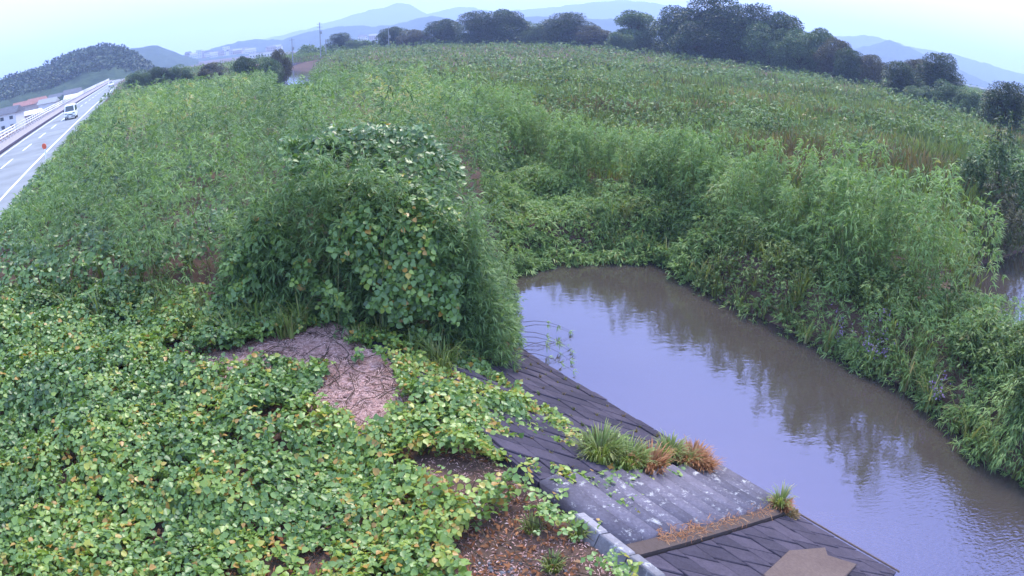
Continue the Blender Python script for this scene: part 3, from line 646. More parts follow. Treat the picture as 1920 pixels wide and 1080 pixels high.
h = np.minimum(h * rng.uniform(.85, 1.12, len(x)), (road_limit(x, y) - g_) * .93); h = np.maximum(h, .3); azt = np.degrees(np.arctan2(x, y)); gap = np.exp(-((azt + 19.3) / 1.6) ** 2) > .35; h = np.where(gap & (d > 30), np.clip(np.minimum(h, CAM_H - .062 * d - g_), .25, None), h)
pt = sstep(.45, .62, fbm(x, y, 5, 12) + .12 * sstep(-12, -22, x) * sstep(40, 15, d)); tc = .40 + .22 * (fbm(x, y, 2.5, 14) - .5) + .12 * sstep(20, 45, d) + mt + .25 * (mound - .6)  # tc lifts on mound tops, sinks in gaps: shading put into leaf colour
parts = []
for a, b, n, ls in ((0, 17, 300, .21), (17, 24, 240, .25), (24, 36, 160, .32), (36, 60, 100, .45), (60, 120, 64, .62)):
    k = (d >= a) & (d < b)
    if k.any(): parts.append(plume(x[k], y[k], g_[k], h[k], (.50 + .006 * d[k]) * (.55 + .2 * h[k]), n, ls * np.ones(k.sum()), tc[k], pt[k], low=.22, lw=.13))
xq = rng.uniform(-6.6, -.4, 150); yq = 12.35 + .1 * np.abs(xq + 3) + rng.random(150) * 1.6; gq = ground_z(xq, yq)
parts.append(plume(xq, yq, gq, np.interp(xq, [-6.6, -5, -2.5, -.4], [2.0, 2.9, 3.7, 3.2]) * rng.uniform(.6, 1, 150), np.full(150, .5), 330, np.full(150, .21), np.clip(rng.normal(.42, .12, 150), 0, 1), np.full(150, .4), low=.5, lw=.13))
xq = rng.uniform(-6.2, -.6, 46); yq = 12.3 + rng.random(46) * 1.6; gq = ground_z(xq, yq)
parts.append(plume(xq, yq, gq, np.interp(xq, [-6.2, -4.5, -2.2, -.6], [2.4, 3.4, 4.3, 3.7]) * rng.uniform(.8, 1.05, 46), np.full(46, .3), 220, np.full(46, .21), np.clip(rng.normal(.5, .14, 46), 0, 1), np.full(46, .2), low=.1, lw=.13))
th = veg('bamboo_thicket', parts, M['bamboo']); stuff(th, 'dense feathery bamboo thicket filling the ground between the levee road and the river', 'bamboo')
# culms at the front of the thicket
parts = []
k = np.where(d < 19)[0]
for i in rng.choice(k, min(260, len(k)), False):
    a = rng.random() * 6.28; l = h[i]; parts.append(tube_np([(x[i], y[i], g_[i] - .1), (x[i] + .12 * l * math.cos(a), y[i] + .12 * l * math.sin(a), g_[i] + l * .6), (x[i] + .3 * l * math.cos(a), y[i] + .3 * l * math.sin(a), g_[i] + l * .92)], .012, .004, 4))
stuff(obj('bamboo_canes', mesh_np('bamboo_canes', *joinVF(parts), mat=M['culm'])), 'thin olive bamboo canes at the front of the thicket', 'bamboo')
# extra drooping sprays over the water on the right flank of the thicket
xq = rng.uniform(-1.1, -.1, 90); yq = rng.uniform(12.6, 17.5, 90); zq = np.maximum(ground_z(xq, yq), WZ)
stuff(veg('bamboo_fringe', [plume(xq, yq, zq, np.interp(xq, [-1.1, -.1], [3.5, 1.8]) * rng.uniform(.6, 1, 90), np.full(90, .42), 260, np.full(90, .17), np.clip(rng.normal(.5, .14, 90), 0, 1), np.full(90, .25), low=.5, lw=.15)], M['bamboo']), 'bamboo sprays drooping over the water at the corner of the thicket', 'bamboo')

# kudzu draped over the front of the thicket
dr = empty('kudzu_vine', (-3, 12.2, 0)); tag(dr, 'large-leaved kudzu vine climbing over the front of the tall bamboo', 'vine')
nD = 4200; u = rng.random(nD); v = rng.random(nD) ** .8
bx_ = -6.3 + 5.2 * u; hD = 3.45 * np.interp(u, [0, .12, .3, .5, .7, .88, 1], [.55, .80, .86, .92, 1.0, .93, .80]) + .3 * (fbm(bx_ * 3, u * 0, 1, 3) - .5)
lump = fbm(bx_, v * 4, .9, 40); by_ = 12.15 + .10 * np.abs(bx_ + 3) - 1.3 * (lump - .45) + 1.2 * v ** 3 + rng.normal(0, .12, nD)
kp = (fbm(bx_, v * 4, .75, 44) + .22 * sstep(.45, .95, v) * sstep(.2, .5, u) + .10 * sstep(.35, .7, u) - .12 * sstep(.3, .03, v) - .0 * u + .10 * sstep(.55, .2, u) * sstep(.95, .5, v) > .49)
P = np.stack([bx_, by_, hD * (.06 + .97 * v) + rng.normal(0, .05, nD) + ground_z(bx_, by_) * .5], 1)[kp]; v = v[kp]; n_ = len(P)
Nn = np.stack([rng.normal(0, .6, n_), -1.0 + 1.0 * v ** 3 + rng.normal(0, .45, n_), .8 + .8 * v ** 2 + rng.normal(0, .4, n_)], 1)
azd = -math.pi / 2 + rng.normal(0, .8, n_); sz = rng.uniform(.085, .165, n_); tn = np.clip(.62 + rng.normal(0, .2, n_), 0, .93)
sel = np.argsort(-sz + P[:, 1] * .01)[:300]; rest = np.setdiff1d(np.arange(n_), sel); leaf_parts(dr, P, Nn, azd, sz, tn, sel)
V, F, T = trifoliate(P[rest] - np.array(dr.location), Nn[rest], azd[rest], sz[rest], tn[rest]); o_ = obj('foliage', mesh_np('foliage', V, F, T, M['kudzu']), dr); o_['kind'] = 'stuff'
# vines higher up and along the levee side
def vines(name, label, n, cx, cy, rx, ry, h0, tone, size):
    a = rng.random(n) * 6.28; r = np.sqrt(rng.random(n)); x = cx + rx * r * np.cos(a); y = cy + ry * r * np.sin(a)
    k = (so(x, y)[1] > -6.9) & (fbm(x, y, 1.3, 51) > .42); x, y = x[k], y[k]; n = len(x)
    z = np.minimum(ground_z(x, y) + h0 * (.7 + .5 * fbm(x, y, 2, 52)) + rng.normal(0, .1, n), road_limit(x, y))
    V, F, T = trifoliate(np.stack([x, y, z], 1), np.stack([rng.normal(0, .4, n), rng.normal(-.5, .4, n), np.ones(n)], 1), rng.random(n) * 6.28, rng.uniform(.8, 1.3, n) * size, np.clip(rng.normal(tone, .16, n), 0, .93))
    return stuff(obj(name, mesh_np(name, V, F, T, M['kudzu'])), label, 'vine')
vines('vine_mat', 'grey-green vine mat over low scrub on the levee slope', 2600, -13.5, 16.5, 6.0, 5.0, 1.25, .45, .15)
vines('vine_mat', 'scattered vine leaves on top of the bamboo behind the kudzu bush', 1300, -3.6, 16.0, 2.3, 2.8, 3.5, .42, .17)
vines('vine_mat', 'patch of vine leaves among the scrub below the road delineator', 2200, -20, 26, 7, 6, 1.2, .34, .22)

# arching grass along the foot of the thicket
parts = []
for k in range(70):
    x = rng.uniform(-10.5, -1.2); y = float(front_y(np.array(x))) + rng.uniform(-1.0, .2)
    if bare(np.array(x), np.array(y)) > 0: continue
    parts.append(shift(tuft(26, .15, rng.uniform(.5, .9), .5, .05, .9), (x, y, float(ground_z(x, y)) + .05)))
for k in range(40):
    x = rng.uniform(-15, -8); y = rng.uniform(11.5, 17)
    parts.append(shift(tuft(22, .15, rng.uniform(.6, 1.0), .45, .1, .9), (x, y, float(ground_z(x, y)) + .2)))
stuff(veg('arching_grass', parts, M['grass']), 'arching long-bladed grass along the foot of the thicket and vine slope', 'grass')

# ------------------------------------------------------------------ row of bamboo clumps on the far bank
def clump_mesh(name, n=9, rad_=1.15, h=2.9, leaves=400):
    a = rng.random(n) * 6.28; r = rad_ * np.sqrt(rng.random(n)); hh = h * rng.uniform(.72, 1.08, n) * (1 - .25 * (r / rad_) ** 2)
    cx, cy = r * np.cos(a), r * np.sin(a)
    V, F, T, Pq = cat([plume(cx, cy, np.full(n, .1), hh, np.full(n, .62), leaves, np.full(n, .185), np.clip(rng.normal(.70, .09, n), 0, 1), np.clip(rng.normal(.08, .15, n), 0, 1), low=.12, lw=.14)])
    canes = joinVF([tube_np([(cx[i], cy[i], -.3), (cx[i] * 1.1, cy[i] * 1.1, hh[i] * .55), (cx[i] * 1.35, cy[i] * 1.35, hh[i] * .93)], .014, .005, 4) for i in range(n)])
    return mesh_np(name, V, F, T, M['bamboo'], tone2=Pq), mesh_np(name + '_canes', *canes, mat=M['culm'])
CM = [clump_mesh('clump_a'), clump_mesh('clump_b'), clump_mesh('clump_c', 11, 1.3, 2.7), clump_mesh('clump_d', 8, 1.0, 3.1)]
line = np.array([(-.6, 36.5), (.6, 33.0), (2.6, 29.8), (5.2, 26.6), (7.2, 24.2), (9.0, 22.0), (10.4, 19.6), (11.4, 17.4), (11.9, 15.4), (12.0, 13.9)])
seg = np.r_[0, np.cumsum(np.linalg.norm(np.diff(line, axis=0), axis=1))]
for k, s in enumerate(np.arange(0, seg[-1], .95)):
    x = np.interp(s, seg, line[:, 0]) + rng.normal(0, .35); y = np.interp(s, seg, line[:, 1]) + rng.normal(0, .35)
    e = empty('bamboo_clump', (x, y, float(ground_z(x, y)) - .05), rng.random() * 6.28); f = rng.uniform(.98, 1.25) * (1.14 if s > 19 else 1.0); e.scale = (f, f, f * rng.uniform(.85, 1.22))
    tag(e, 'feathery yellow-green bamboo clump in the row on the far bank of the channel', 'bamboo', 'bamboo clumps along the far bank'); a_, b_ = CM[k % 4]
    obj('leaves', a_, e); obj('canes', b_, e)['kind'] = 'stuff'

# ------------------------------------------------------------------ weeds on the far bank and at the head of the channel
def bank_pts(n, P, d0, d1, box):
    x, y = scatter(n, *box); d = sdist(P, x, y); k = (d > d0) & (d < d1); return x[k], y[k]
x, y = bank_pts(4300, CHANNEL, .0, 4.5, (3.5, 16, 4.5, 27)); k = (sdist(MAIN, x, y) > .1) & (sdist(MAIN, x, y) < 99) & ((x - 2) * 1.1 + y > 20 - 12 * (x > 9)); x, y = x[k], y[k]
g_ = ground_z(x, y); n_ = len(x); dd = np.hypot(x, y)
h = (.55 + .85 * fbm(x, y, 1.5, 61)) * sstep(-.6, .9, sdist(CHANNEL, x, y)); tc = .46 + .9 * (fbm(x, y, 1.3, 62) - .5)
kb = fbm(x, y, 1.1, 63) + .25 * (rng.random(n_) - .5) > .52; kn = ~kb; zq = np.maximum(g_, WZ)
stuff(veg('bank_weeds', [plume(x[kb], y[kb], zq[kb], h[kb], np.full(kb.sum(), .36), 80, np.full(kb.sum(), .135), np.clip(tc[kb] + .08, 0, 1), low=.45, lw=.30)], M['weed']), 'mixed leafy weeds lining the far bank down to the water', 'weeds')
stuff(veg('bank_grass', [plume(x[kn], y[kn], zq[kn], h[kn] * 1.15, np.full(kn.sum(), .36), 80, np.full(kn.sum(), .21), np.clip(tc[kn] + .12, 0, 1), np.clip(rng.normal(.2, .2, kn.sum()), 0, 1), low=.4, lw=.13)], M['bamboo']), 'light green bushy grass along the far bank below the bamboo row', 'grass')
parts = []
for k in range(420):
    i = rng.integers(n_); parts.append(shift(tuft(18, .12, rng.uniform(.6, 1.2), .72, .08, .75), (x[i], y[i], max(float(g_[i]), WZ))))
stuff(veg('bank_reeds', parts, M['grass']), 'pale arching reeds scattered among the weeds of the far bank', 'reeds')
x, y = scatter(2300, -1.5, 8, 20.0, 34); k = (sdist(CHANNEL, x, y) > -.25) & (x < np.interp(y, [20, 24, 30, 34], [8, 7, 2.6, .4])) & (x > np.interp(y, [20, 34], [-.6, -1.5])); x, y = x[k], y[k]; n_ = len(x); g_ = np.maximum(ground_z(x, y), WZ)
h = (.22 + .95 * sstep(.3, .75, fbm(x, y, 1.7, 64))) * rng.uniform(.6, 1.1, n_); tc = .74 + .4 * (fbm(x, y, 1.6, 65) - .5)
stuff(veg('meadow_grass', [plume(x, y, g_, h, np.full(n_, .34), 80, np.full(n_, .22), tc, np.clip(.05 + 1.2 * (fbm(x, y, 2.2, 66) - .5), 0, 1), low=.4, lw=.2)], M['bamboo']), 'bright green low grass at the muddy head of the channel', 'grass')
x, y = scatter(500, 8.2, 11.5, 11, 15.5); dch = sdist(CHANNEL, x, y); k = (dch > -.05) & (dch < 1.0) & (fbm(x, y, .7, 70) > .60); x, y = x[k], y[k]; n_ = len(x)
stuff(veg('wild_flowers', [plume(x, y, np.maximum(ground_z(x, y), WZ) + .45, np.full(n_, .35), np.full(n_, .12), 20, np.full(n_, .05), np.full(n_, .5), lw=.6)], M['flower']), 'small pale purple flowers in the weeds at the water edge', 'flowers')

# shrubs
def shrub_mesh(name, R, h, n, ls, lw, mat, tone, low=.35):
    k = 16; a = rng.random(k) * 6.28; r = R * np.sqrt(rng.random(k)); hh = h * rng.uniform(.5, 1, k) * (1.05 - .45 * (r / R) ** 2)
    return veg_mesh(name, [plume(r * np.cos(a), r * np.sin(a), np.zeros(k), hh, np.full(k, R * .42), n // k, np.full(k, ls), np.clip(rng.normal(tone, .1, k), 0, 1), low=low, lw=lw)], mat), (r, a, hh)
def veg_mesh(name, parts, mat): V, F, T, Pq = cat(parts); return mesh_np(name, V, F, T, mat, tone2=Pq)
def shrub(name, label, x, y, R, h, n, ls, lw, mat, tone, z=None, cat_='shrub', group=None):
    e = empty(name, (x, y, float(ground_z(x, y)) - .05 if z is None else z)); tag(e, label, cat_, group)
    me, (r, a, hh) = shrub_mesh(name, R, h, n, ls, lw, mat, tone); obj('leaves', me, e)
    obj('branches', mesh_np('branches', *joinVF([tube_np([(0, 0, -.1), (r[i] * .4 * math.cos(a[i]), r[i] * .4 * math.sin(a[i]), hh[i] * .45), (r[i] * math.cos(a[i]), r[i] * math.sin(a[i]), hh[i] * .85)], .03 * h / 3, .006, 5) for i in range(len(r))]), mat=M['bark']), e)
    return e
shrub('willow_shrub', 'tall grey-green willow shrub at the bend of the main river', 24.6, 25.6, 2.3, 5.2, 9000, .28, .25, M['tree_pale'], .55)
shrub('willow_shrub', 'brownish willow shrub hanging over the bank of the main river', 22.7, 23.3, 1.5, 3.4, 6000, .24, .22, M['tree_brown'], .7)
shrub('bank_shrub', 'dark leafy shrub on the spit between the two river arms', 12.8, 10.4, 1.1, 2.0, 6000, .17, .3, M['weed'], .5)
shrub('bank_shrub', 'mid green shrub beside the flowers at the tip of the spit', 11.9, 11.6, .9, 1.5, 5000, .16, .3, M['weed'], .62)
shrub('bank_shrub', 'dense dark shrub overhanging the rippled water', 12.2, 8.9, 1.0, 1.7, 6000, .15, .3, M['weed'], .35)
shrub('bank_shrub', 'low dark shrub at the bank corner past the drooping branch', 13.4, 8.3, 1.1, 1.5, 5000, .15, .3, M['weed'], .4)
shrub('bank_shrub', 'rounded pale shrub standing among reeds in the field', 10.9, 34, 1.4, 2.1, 5000, .22, .3, M['tree_pale'], .75)
shrub('bank_shrub', 'pale grey-green shrub behind the bamboo row in the field', 21, 34, 1.6, 2.0, 5000, .25, .3, M['tree_pale'], .8)
# drooping yellow-green branch over the water
e = empty('drooping_branch', (12.0, 9.3, WZ + .2)); tag(e, 'yellow-green feathery branch drooping over the rippled water', 'branch')
parts = []; stems = []
for k in range(13):
    a = rad(200) + rng.normal(0, .35); L = rng.uniform(.8, 1.7); z0 = rng.uniform(.7, 1.9); pth = [(L * q * math.cos(a), L * q * math.sin(a), z0 + .5 * q - 1.2 * q * q) for q in np.linspace(0, 1, 7)]
    stems.append(tube_np(pth, .012, .004, 4)); pth = np.array(pth); i = rng.integers(1, 7, 150); o_ = pth[i] + rng.normal(0, .07, (150, 3)); parts.append(blades(o_, np.stack([math.cos(a) + rng.normal(0, .6, 150), math.sin(a) + rng.normal(0, .6, 150), rng.normal(-.4, .4, 150)], 1), rng.uniform(.1, .22, 150), .022, np.clip(rng.normal(.86, .08, 150), 0, .96)))
veg('leaves', parts, M['bamboo'], e); obj('stems', mesh_np('stems', *joinVF(stems), mat=M['culm']), e)
# twigs dipping into the water at the thicket corner
tw = empty('twig', (.3, 15.2, WZ + .1)); tag(tw, 'bare twigs with a few pale leaves dipping into the water by the thicket', 'twigs')
stems = []; parts = []
for k in range(7):
    a = rng.uniform(-.5, .6); pth = np.array([(q * 1.3 * math.cos(a), q * 1.3 * math.sin(a) + .3 * k - 1, .25 + .3 * q - .55 * q * q) for q in np.linspace(0, 1, 5)]); stems.append(tube_np(pth, .01, .003, 4))
    i = rng.integers(2, 5, 24); parts.append(blades(pth[i], rng.normal(0, .5, (24, 3)) + [.8, 0, -.3], rng.uniform(.12, .2, 24), .02, np.clip(rng.normal(.8, .1, 24), 0, 1)))
obj('stems', mesh_np('stems', *joinVF(stems), mat=M['bark']), tw); veg('leaves', parts, M['bamboo'], tw)

# ------------------------------------------------------------------ the reed field beyond
x, y = polar(rad(-41), rad(50), 24, 290, lambda d: .22 + .0115 * d)
s_, o_ = so(x, y); d = np.hypot(x, y)
row_d = np.min([np.hypot(x - a, y - b) for a, b in line], 0); rowx = np.where(y > 36.4, -999, np.interp(y, line[::-1, 1], line[::-1, 0], left=13.5))
ok = ((x > np.interp(y, [24, 34, 45, 60, 96, 110, 300], [9, .5, -2.5, -8, -25, -48, -150])) | (d > 86)) & (x > rowx + .6) & (sdist(MAIN, x, y) > .2) & (sdist(FARW, x, y) > .1) & (o_ > -6)
x, y, d = x[ok], y[ok], d[ok]; n_ = len(x); g_ = ground_z(x, y)
pk = fbm(x, y, 9, 71); red = .75 * sstep(.58, .74, fbm(x * .55, y, 7.5, 73)) * sstep(190, 60, d) + .10 * sstep(55, 30, d); h = (1.05 + .9 * fbm(x, y, 6, 72)) * rng.uniform(.7, 1.2, n_) * np.where(d > 130, .8, 1); gf = (np.abs(np.degrees(np.arctan2(x, y)) + 19.3) < 1.6) & (d > 60) & (d < 150); h = np.where(gf, .25, h); tc = .34 + .9 * (pk - .5) + .5 * (fbm(x, y, 2.5, 77) - .5) + .08 * sstep(60, 140, d); red = np.clip(red + .55 * sstep(.60, .75, fbm(x, y, 3.2, 78)), 0, 1)
parts = []
for a, b, nb in ((0, 45, 15), (45, 90, 11), (90, 400, 8)):
    k = np.where((d >= a) & (d < b))[0]; i = np.repeat(k, nb); m_ = len(i); f = 1 + d[i] / 40
    base = np.stack([x[i] + rng.normal(0, .16, m_) * f, y[i] + rng.normal(0, .16, m_) * f, g_[i] + h[i] * rng.uniform(0, .45, m_)], 1)
    parts.append(blades(base, np.stack([rng.normal(0, .28, m_), rng.normal(0, .28, m_), np.ones(m_)], 1), h[i] * rng.uniform(.45, .85, m_), .05 * f, np.clip(tc[i] + rng.normal(0, .14, m_), 0, 1), np.clip(red[i] + rng.normal(0, .12, m_), 0, 1) * (rng.random(m_) < .85), .12))
stuff(veg('reed_field', parts, M['grass']), 'wide field of tall reeds and grass with reddish dry patches beyond the bamboo row', 'reeds')
# broad-leaved scrub and vine mounds in the field
k = ~gf & (rng.random(n_) < sstep(.50, .64, fbm(x, y, 5.5, 75)) * .5); x2, y2, g2, d2 = x[k], y[k], g_[k], d[k]; parts = []
for a, b, n, ls in ((0, 45, 50, .20), (45, 90, 30, .40), (90, 400, 18, .8)):
    k = (d2 >= a) & (d2 < b); parts.append(plume(x2[k], y2[k], g2[k] + .3, .8 + 1.0 * rng.random(k.sum()), .35 + d2[k] * .012, n, np.full(k.sum(), ls), np.clip(rng.normal(.55, .18, k.sum()), 0, 1), low=.2, lw=.4))
k = ~gf & (rng.random(n_) < sstep(.52, .62, fbm(x, y, 4.5, 81)) * .6); x3, y3, g3, d3 = x[k], y[k], g_[k], d[k]; p3 = []
for a, b, n, ls in ((0, 45, 50, .24), (45, 90, 30, .42), (90, 400, 18, .8)):
    k = (d3 >= a) & (d3 < b); p3.append(plume(x3[k], y3[k], g3[k] + .2, 1.1 + 1.0 * rng.random(k.sum()), .4 + d3[k] * .012, n, np.full(k.sum(), ls), np.clip(rng.normal(.5, .15, k.sum()), 0, 1), np.full(k.sum(), .5), low=.2, lw=.16))
stuff(veg('field_bamboo', p3, M['bamboo']), 'soft feathery patches of dwarf bamboo growing through the reed field', 'bamboo')
stuff(veg('field_scrub', parts, M['weed']), 'grey-green scrub and vine mounds dotted through the reed field', 'scrub')

# ------------------------------------------------------------------ trees
def crown_mesh(name, n_lobes, leaves, sx, sz, mat, ls, spread=.85, flat=.8):
    C = []
    while len(C) < n_lobes:
        p = rng.uniform(-1, 1, 3)
        if np.linalg.norm(p) < 1: C.append(p)
    C = np.array(C); C[:, :2] *= np.where(C[:, 2:] > 0, 1, 1.0); C = C * [sx * spread * .8, sx * spread * .8, sz * .42]; R = rng.uniform(.26, .46, n_lobes) * sx
    C[:, 2] += sz * .46; i = rng.integers(0, n_lobes, leaves)
    dirn = unit(rng.normal(size=(leaves, 3)) + [0, 0, .35]); r = R[i] * (.45 + .60 * np.sqrt(rng.random(leaves)) + .12 * rng.random(leaves) ** 4)
    O = C[i] + dirn * r[:, None] * [1, 1, flat]; tn = np.clip(.45 + rng.normal(0, .12, n_lobes)[i] + rng.normal(0, .15, leaves), 0, 1)
    V, F, T, _ = cat([blades(O, dirn + rng.normal(0, .8, (leaves, 3)), rng.uniform(.7, 1.4, leaves) * ls, ls * .62, tn, None, .2)])
    limbs = [tube_np([(0, 0, -.3), (.02 * sx, 0, sz * .2), (0, .02 * sx, sz * .55)], .035 * sz, .02 * sz, 7)] + [tube_np([(0, 0, sz * .2), tuple(C[k] * .5 + [0, 0, sz * .1]), tuple(C[k])], .016 * sz, .006 * sz, 5) for k in range(min(8, n_lobes))]
    return mesh_np(name, V, F, T, mat), mesh_np(name + '_trunk', *joinVF(limbs), mat=M['bark'])
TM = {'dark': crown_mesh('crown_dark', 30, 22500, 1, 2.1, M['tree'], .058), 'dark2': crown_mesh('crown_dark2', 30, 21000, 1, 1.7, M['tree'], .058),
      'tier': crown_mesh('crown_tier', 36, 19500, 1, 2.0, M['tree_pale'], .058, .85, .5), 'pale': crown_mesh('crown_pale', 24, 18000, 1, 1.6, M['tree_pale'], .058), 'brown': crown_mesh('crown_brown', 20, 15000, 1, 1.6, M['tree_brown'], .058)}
TH = {'dark': 2.0, 'dark2': 1.62, 'tier': 1.9, 'pale': 1.55, 'brown': 1.55}
def tree(kind, label, px, by, ty, hw, dist, name='tree', cat_='tree'):
    az, eb = azel(px, by); _, et = azel(px, ty); x, y = dist * math.sin(az), dist * math.cos(az); zb = min(CAM_H + dist * math.tan(eb), float(ground_z(x, y)) + 0.5)
    zb = float(ground_z(x, y)) - .2; H = CAM_H + dist * math.tan(et) - zb; W = hw / FPX * dist * 1.2
    e = empty(name, (x, y, zb), rng.random() * 6.28); e.scale = (W, W, H / TH[kind]); tag(e, label, cat_)
    a, b = TM[kind]; obj('crown', a, e); obj('trunk', b, e); return e
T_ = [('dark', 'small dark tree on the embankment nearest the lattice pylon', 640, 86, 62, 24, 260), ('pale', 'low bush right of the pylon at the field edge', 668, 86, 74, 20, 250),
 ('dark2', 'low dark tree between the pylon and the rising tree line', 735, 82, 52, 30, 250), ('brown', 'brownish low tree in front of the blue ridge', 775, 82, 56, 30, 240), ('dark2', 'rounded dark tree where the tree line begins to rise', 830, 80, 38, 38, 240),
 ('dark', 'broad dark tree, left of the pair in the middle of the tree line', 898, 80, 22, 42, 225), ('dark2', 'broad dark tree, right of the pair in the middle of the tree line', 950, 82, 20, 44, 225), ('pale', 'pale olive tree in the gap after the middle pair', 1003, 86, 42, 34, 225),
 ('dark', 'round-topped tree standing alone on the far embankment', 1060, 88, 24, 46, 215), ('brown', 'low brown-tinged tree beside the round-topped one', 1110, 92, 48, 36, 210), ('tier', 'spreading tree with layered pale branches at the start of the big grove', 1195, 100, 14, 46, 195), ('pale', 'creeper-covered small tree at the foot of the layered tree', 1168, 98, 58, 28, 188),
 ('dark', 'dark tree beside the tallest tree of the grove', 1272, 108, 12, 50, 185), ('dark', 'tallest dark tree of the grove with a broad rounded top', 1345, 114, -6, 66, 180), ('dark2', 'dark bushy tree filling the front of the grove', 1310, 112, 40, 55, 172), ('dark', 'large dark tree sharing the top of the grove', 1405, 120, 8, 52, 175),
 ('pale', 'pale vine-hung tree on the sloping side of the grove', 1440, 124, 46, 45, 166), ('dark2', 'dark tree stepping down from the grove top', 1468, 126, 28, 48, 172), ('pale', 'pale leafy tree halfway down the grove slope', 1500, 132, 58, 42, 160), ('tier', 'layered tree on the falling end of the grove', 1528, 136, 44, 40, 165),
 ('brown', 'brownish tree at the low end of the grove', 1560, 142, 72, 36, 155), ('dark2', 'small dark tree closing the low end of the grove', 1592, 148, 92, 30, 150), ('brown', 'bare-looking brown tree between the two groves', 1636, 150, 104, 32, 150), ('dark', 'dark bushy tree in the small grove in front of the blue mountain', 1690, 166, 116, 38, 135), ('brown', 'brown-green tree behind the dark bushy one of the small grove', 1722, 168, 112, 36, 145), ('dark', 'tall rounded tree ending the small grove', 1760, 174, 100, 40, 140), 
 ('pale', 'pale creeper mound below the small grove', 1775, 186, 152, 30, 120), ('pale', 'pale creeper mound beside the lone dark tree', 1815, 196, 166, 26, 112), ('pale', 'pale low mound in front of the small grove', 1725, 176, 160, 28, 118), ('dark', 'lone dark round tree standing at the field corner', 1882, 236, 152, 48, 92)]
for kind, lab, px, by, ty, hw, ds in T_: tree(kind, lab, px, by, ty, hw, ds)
B_ = [('pale', 'pale bush at the end of the thicket by the levee road', 262, 160, 132, 26, 150), ('dark2', 'dark low bush beside the road-end bush', 300, 158, 126, 26, 150), ('pale', 'grey-green bush in the far scrub row', 335, 150, 122, 24, 150), ('dark', 'very dark dense bush in the far scrub row', 350, 150, 132, 15, 125), ('brown', 'dry tan bush beside the very dark bush', 386, 148, 130, 18, 128), ('brown', 'olive-brown bush at the end of the far scrub row', 400, 140, 118, 26, 150), 
 ('dark2', 'dark leafy bush left of the far water', 462, 148, 108, 26, 122), ('pale', 'olive rounded bush beside the far water', 500, 146, 104, 28, 124), ('brown', 'tall brown bush at the edge of the far water', 527, 142, 94, 22, 128)]
for kind, lab, px, by, ty, hw, ds in B_: tree(kind, lab, px, by, ty, hw, ds, 'bush', 'bush')
# low scrub hedge linking the far tree line
x = []; y = []
for px in np.arange(560, 1640, 1.6):
    az, _ = azel(px, 100); ds = np.interp(px, [560, 900, 1200, 1400, 1640], [262, 240, 205, 190, 160]) + rng.normal(0, 4); x.append(ds * math.sin(az)); y.append(ds * math.cos(az))
x, y = np.array(x), np.array(y); n_ = len(x); g_ = ground_z(x, y)
stuff(veg('scrub_hedge', [plume(x, y, g_, np.full(n_, 3.0) * rng.uniform(.5, 1.3, n_), np.full(n_, 1.7), 60, np.full(n_, .9), np.clip(rng.normal(.4, .15, n_), 0, 1), low=.4, lw=.5)], M['weed']), 'dark low scrub at the foot of the far tree line', 'scrub')

# ------------------------------------------------------------------ hills and mountains
def ridge(name, pts, dist, depth, mat, bump, zb=-8.0, step=None):
    px = np.array([p[0] for p in pts], float); n = int((px[-1] - px[0]) / (step or 3.0)) + 2; xs = np.linspace(px[0], px[-1], n); ys = np.interp(xs, px, [p[1] for p in pts])
    ae = np.array([azel(a, b) for a, b in zip(xs, ys)]); top = CAM_H + dist * np.tan(ae[:, 1]); rows = np.linspace(-1, 1, 23); V = []
    for k, r in enumerate(rows):
        dd = dist + depth * r + bump * 2 * (fbm(ae[:, 0] * dist, np.full(n, r * depth), bump * 9, 3) - .5); f = (1 - abs(r)) ** .75 if abs(r) < 1 else 0
        z = zb + (top - zb) * f * (1 if abs(r) < .02 else (.82 + .3 * fbm(ae[:, 0] * dist, np.full(n, r * depth), bump * 12, 7))) + bump * (fbm(ae[:, 0] * dist, np.full(n, r * depth), bump * 2.2, 5) - .5) * (f > 0)
        if abs(r) == 1: z = np.full(n, zb - 4)
        V.append(np.stack([dd * np.sin(ae[:, 0]), dd * np.cos(ae[:, 0]), z], 1))
    idx = np.arange(23 * n).reshape(23, n); F = np.stack([idx[:-1, :-1], idx[:-1, 1:], idx[1:, 1:], idx[1:, :-1]], -1).reshape(-1, 4)
    me = mesh_np(name, np.concatenate(V), F, mat=mat, smooth=True); o = structure(obj(name, me)); return np.array(V)
m, t, o = newmat('woodland'); n1 = noise(t, .12, 6, .7); principled(t, o, ramp(t, [(.3, (.02, .035, .022)), (.6, (.045, .07, .035)), (.8, (.08, .10, .05))], n1), .9, .1, n1, .8, 3.0); M['woodland'] = m
hillV = ridge('hill', [(-140, 190), (-60, 168), (0, 152), (40, 140), (80, 128), (110, 112), (140, 98), (165, 90), (200, 86), (225, 88), (245, 98), (270, 120), (300, 150)], 430, 110, M['woodland'], 2.5)
ridge('hill', [(-160, 170), (-60, 160), (0, 150), (60, 140), (120, 118), (180, 104), (240, 92), (265, 88), (295, 84), (315, 92), (335, 100), (352, 107), (372, 112)], 950, 150, M['woodland'], 4)
ridge('hill', [(335, 106), (370, 97), (410, 88), (450, 78), (480, 73), (505, 74), (530, 76), (560, 64), (590, 58), (625, 52), (665, 48), (700, 50), (740, 46), (780, 36), (810, 29), (835, 34), (870, 44), (920, 40), (980, 32), (1010, 30), (1100, 36), (1150, 36), (1200, 46), (1300, 60)], 1500, 260, M['woodland'], 7)
ridge('mountain', [(480, 78), (560, 58), (600, 48), (650, 32), (690, 20), (730, 12), (745, 5), (770, 10), (800, 26), (830, 20), (860, 12), (890, 14), (930, 22), (980, 18), (1050, 12), (1120, 4), (1180, 0), (1240, 8), (1320, 20), (1450, 40)], 3600, 600, M['woodland'], 18, zb=-10)
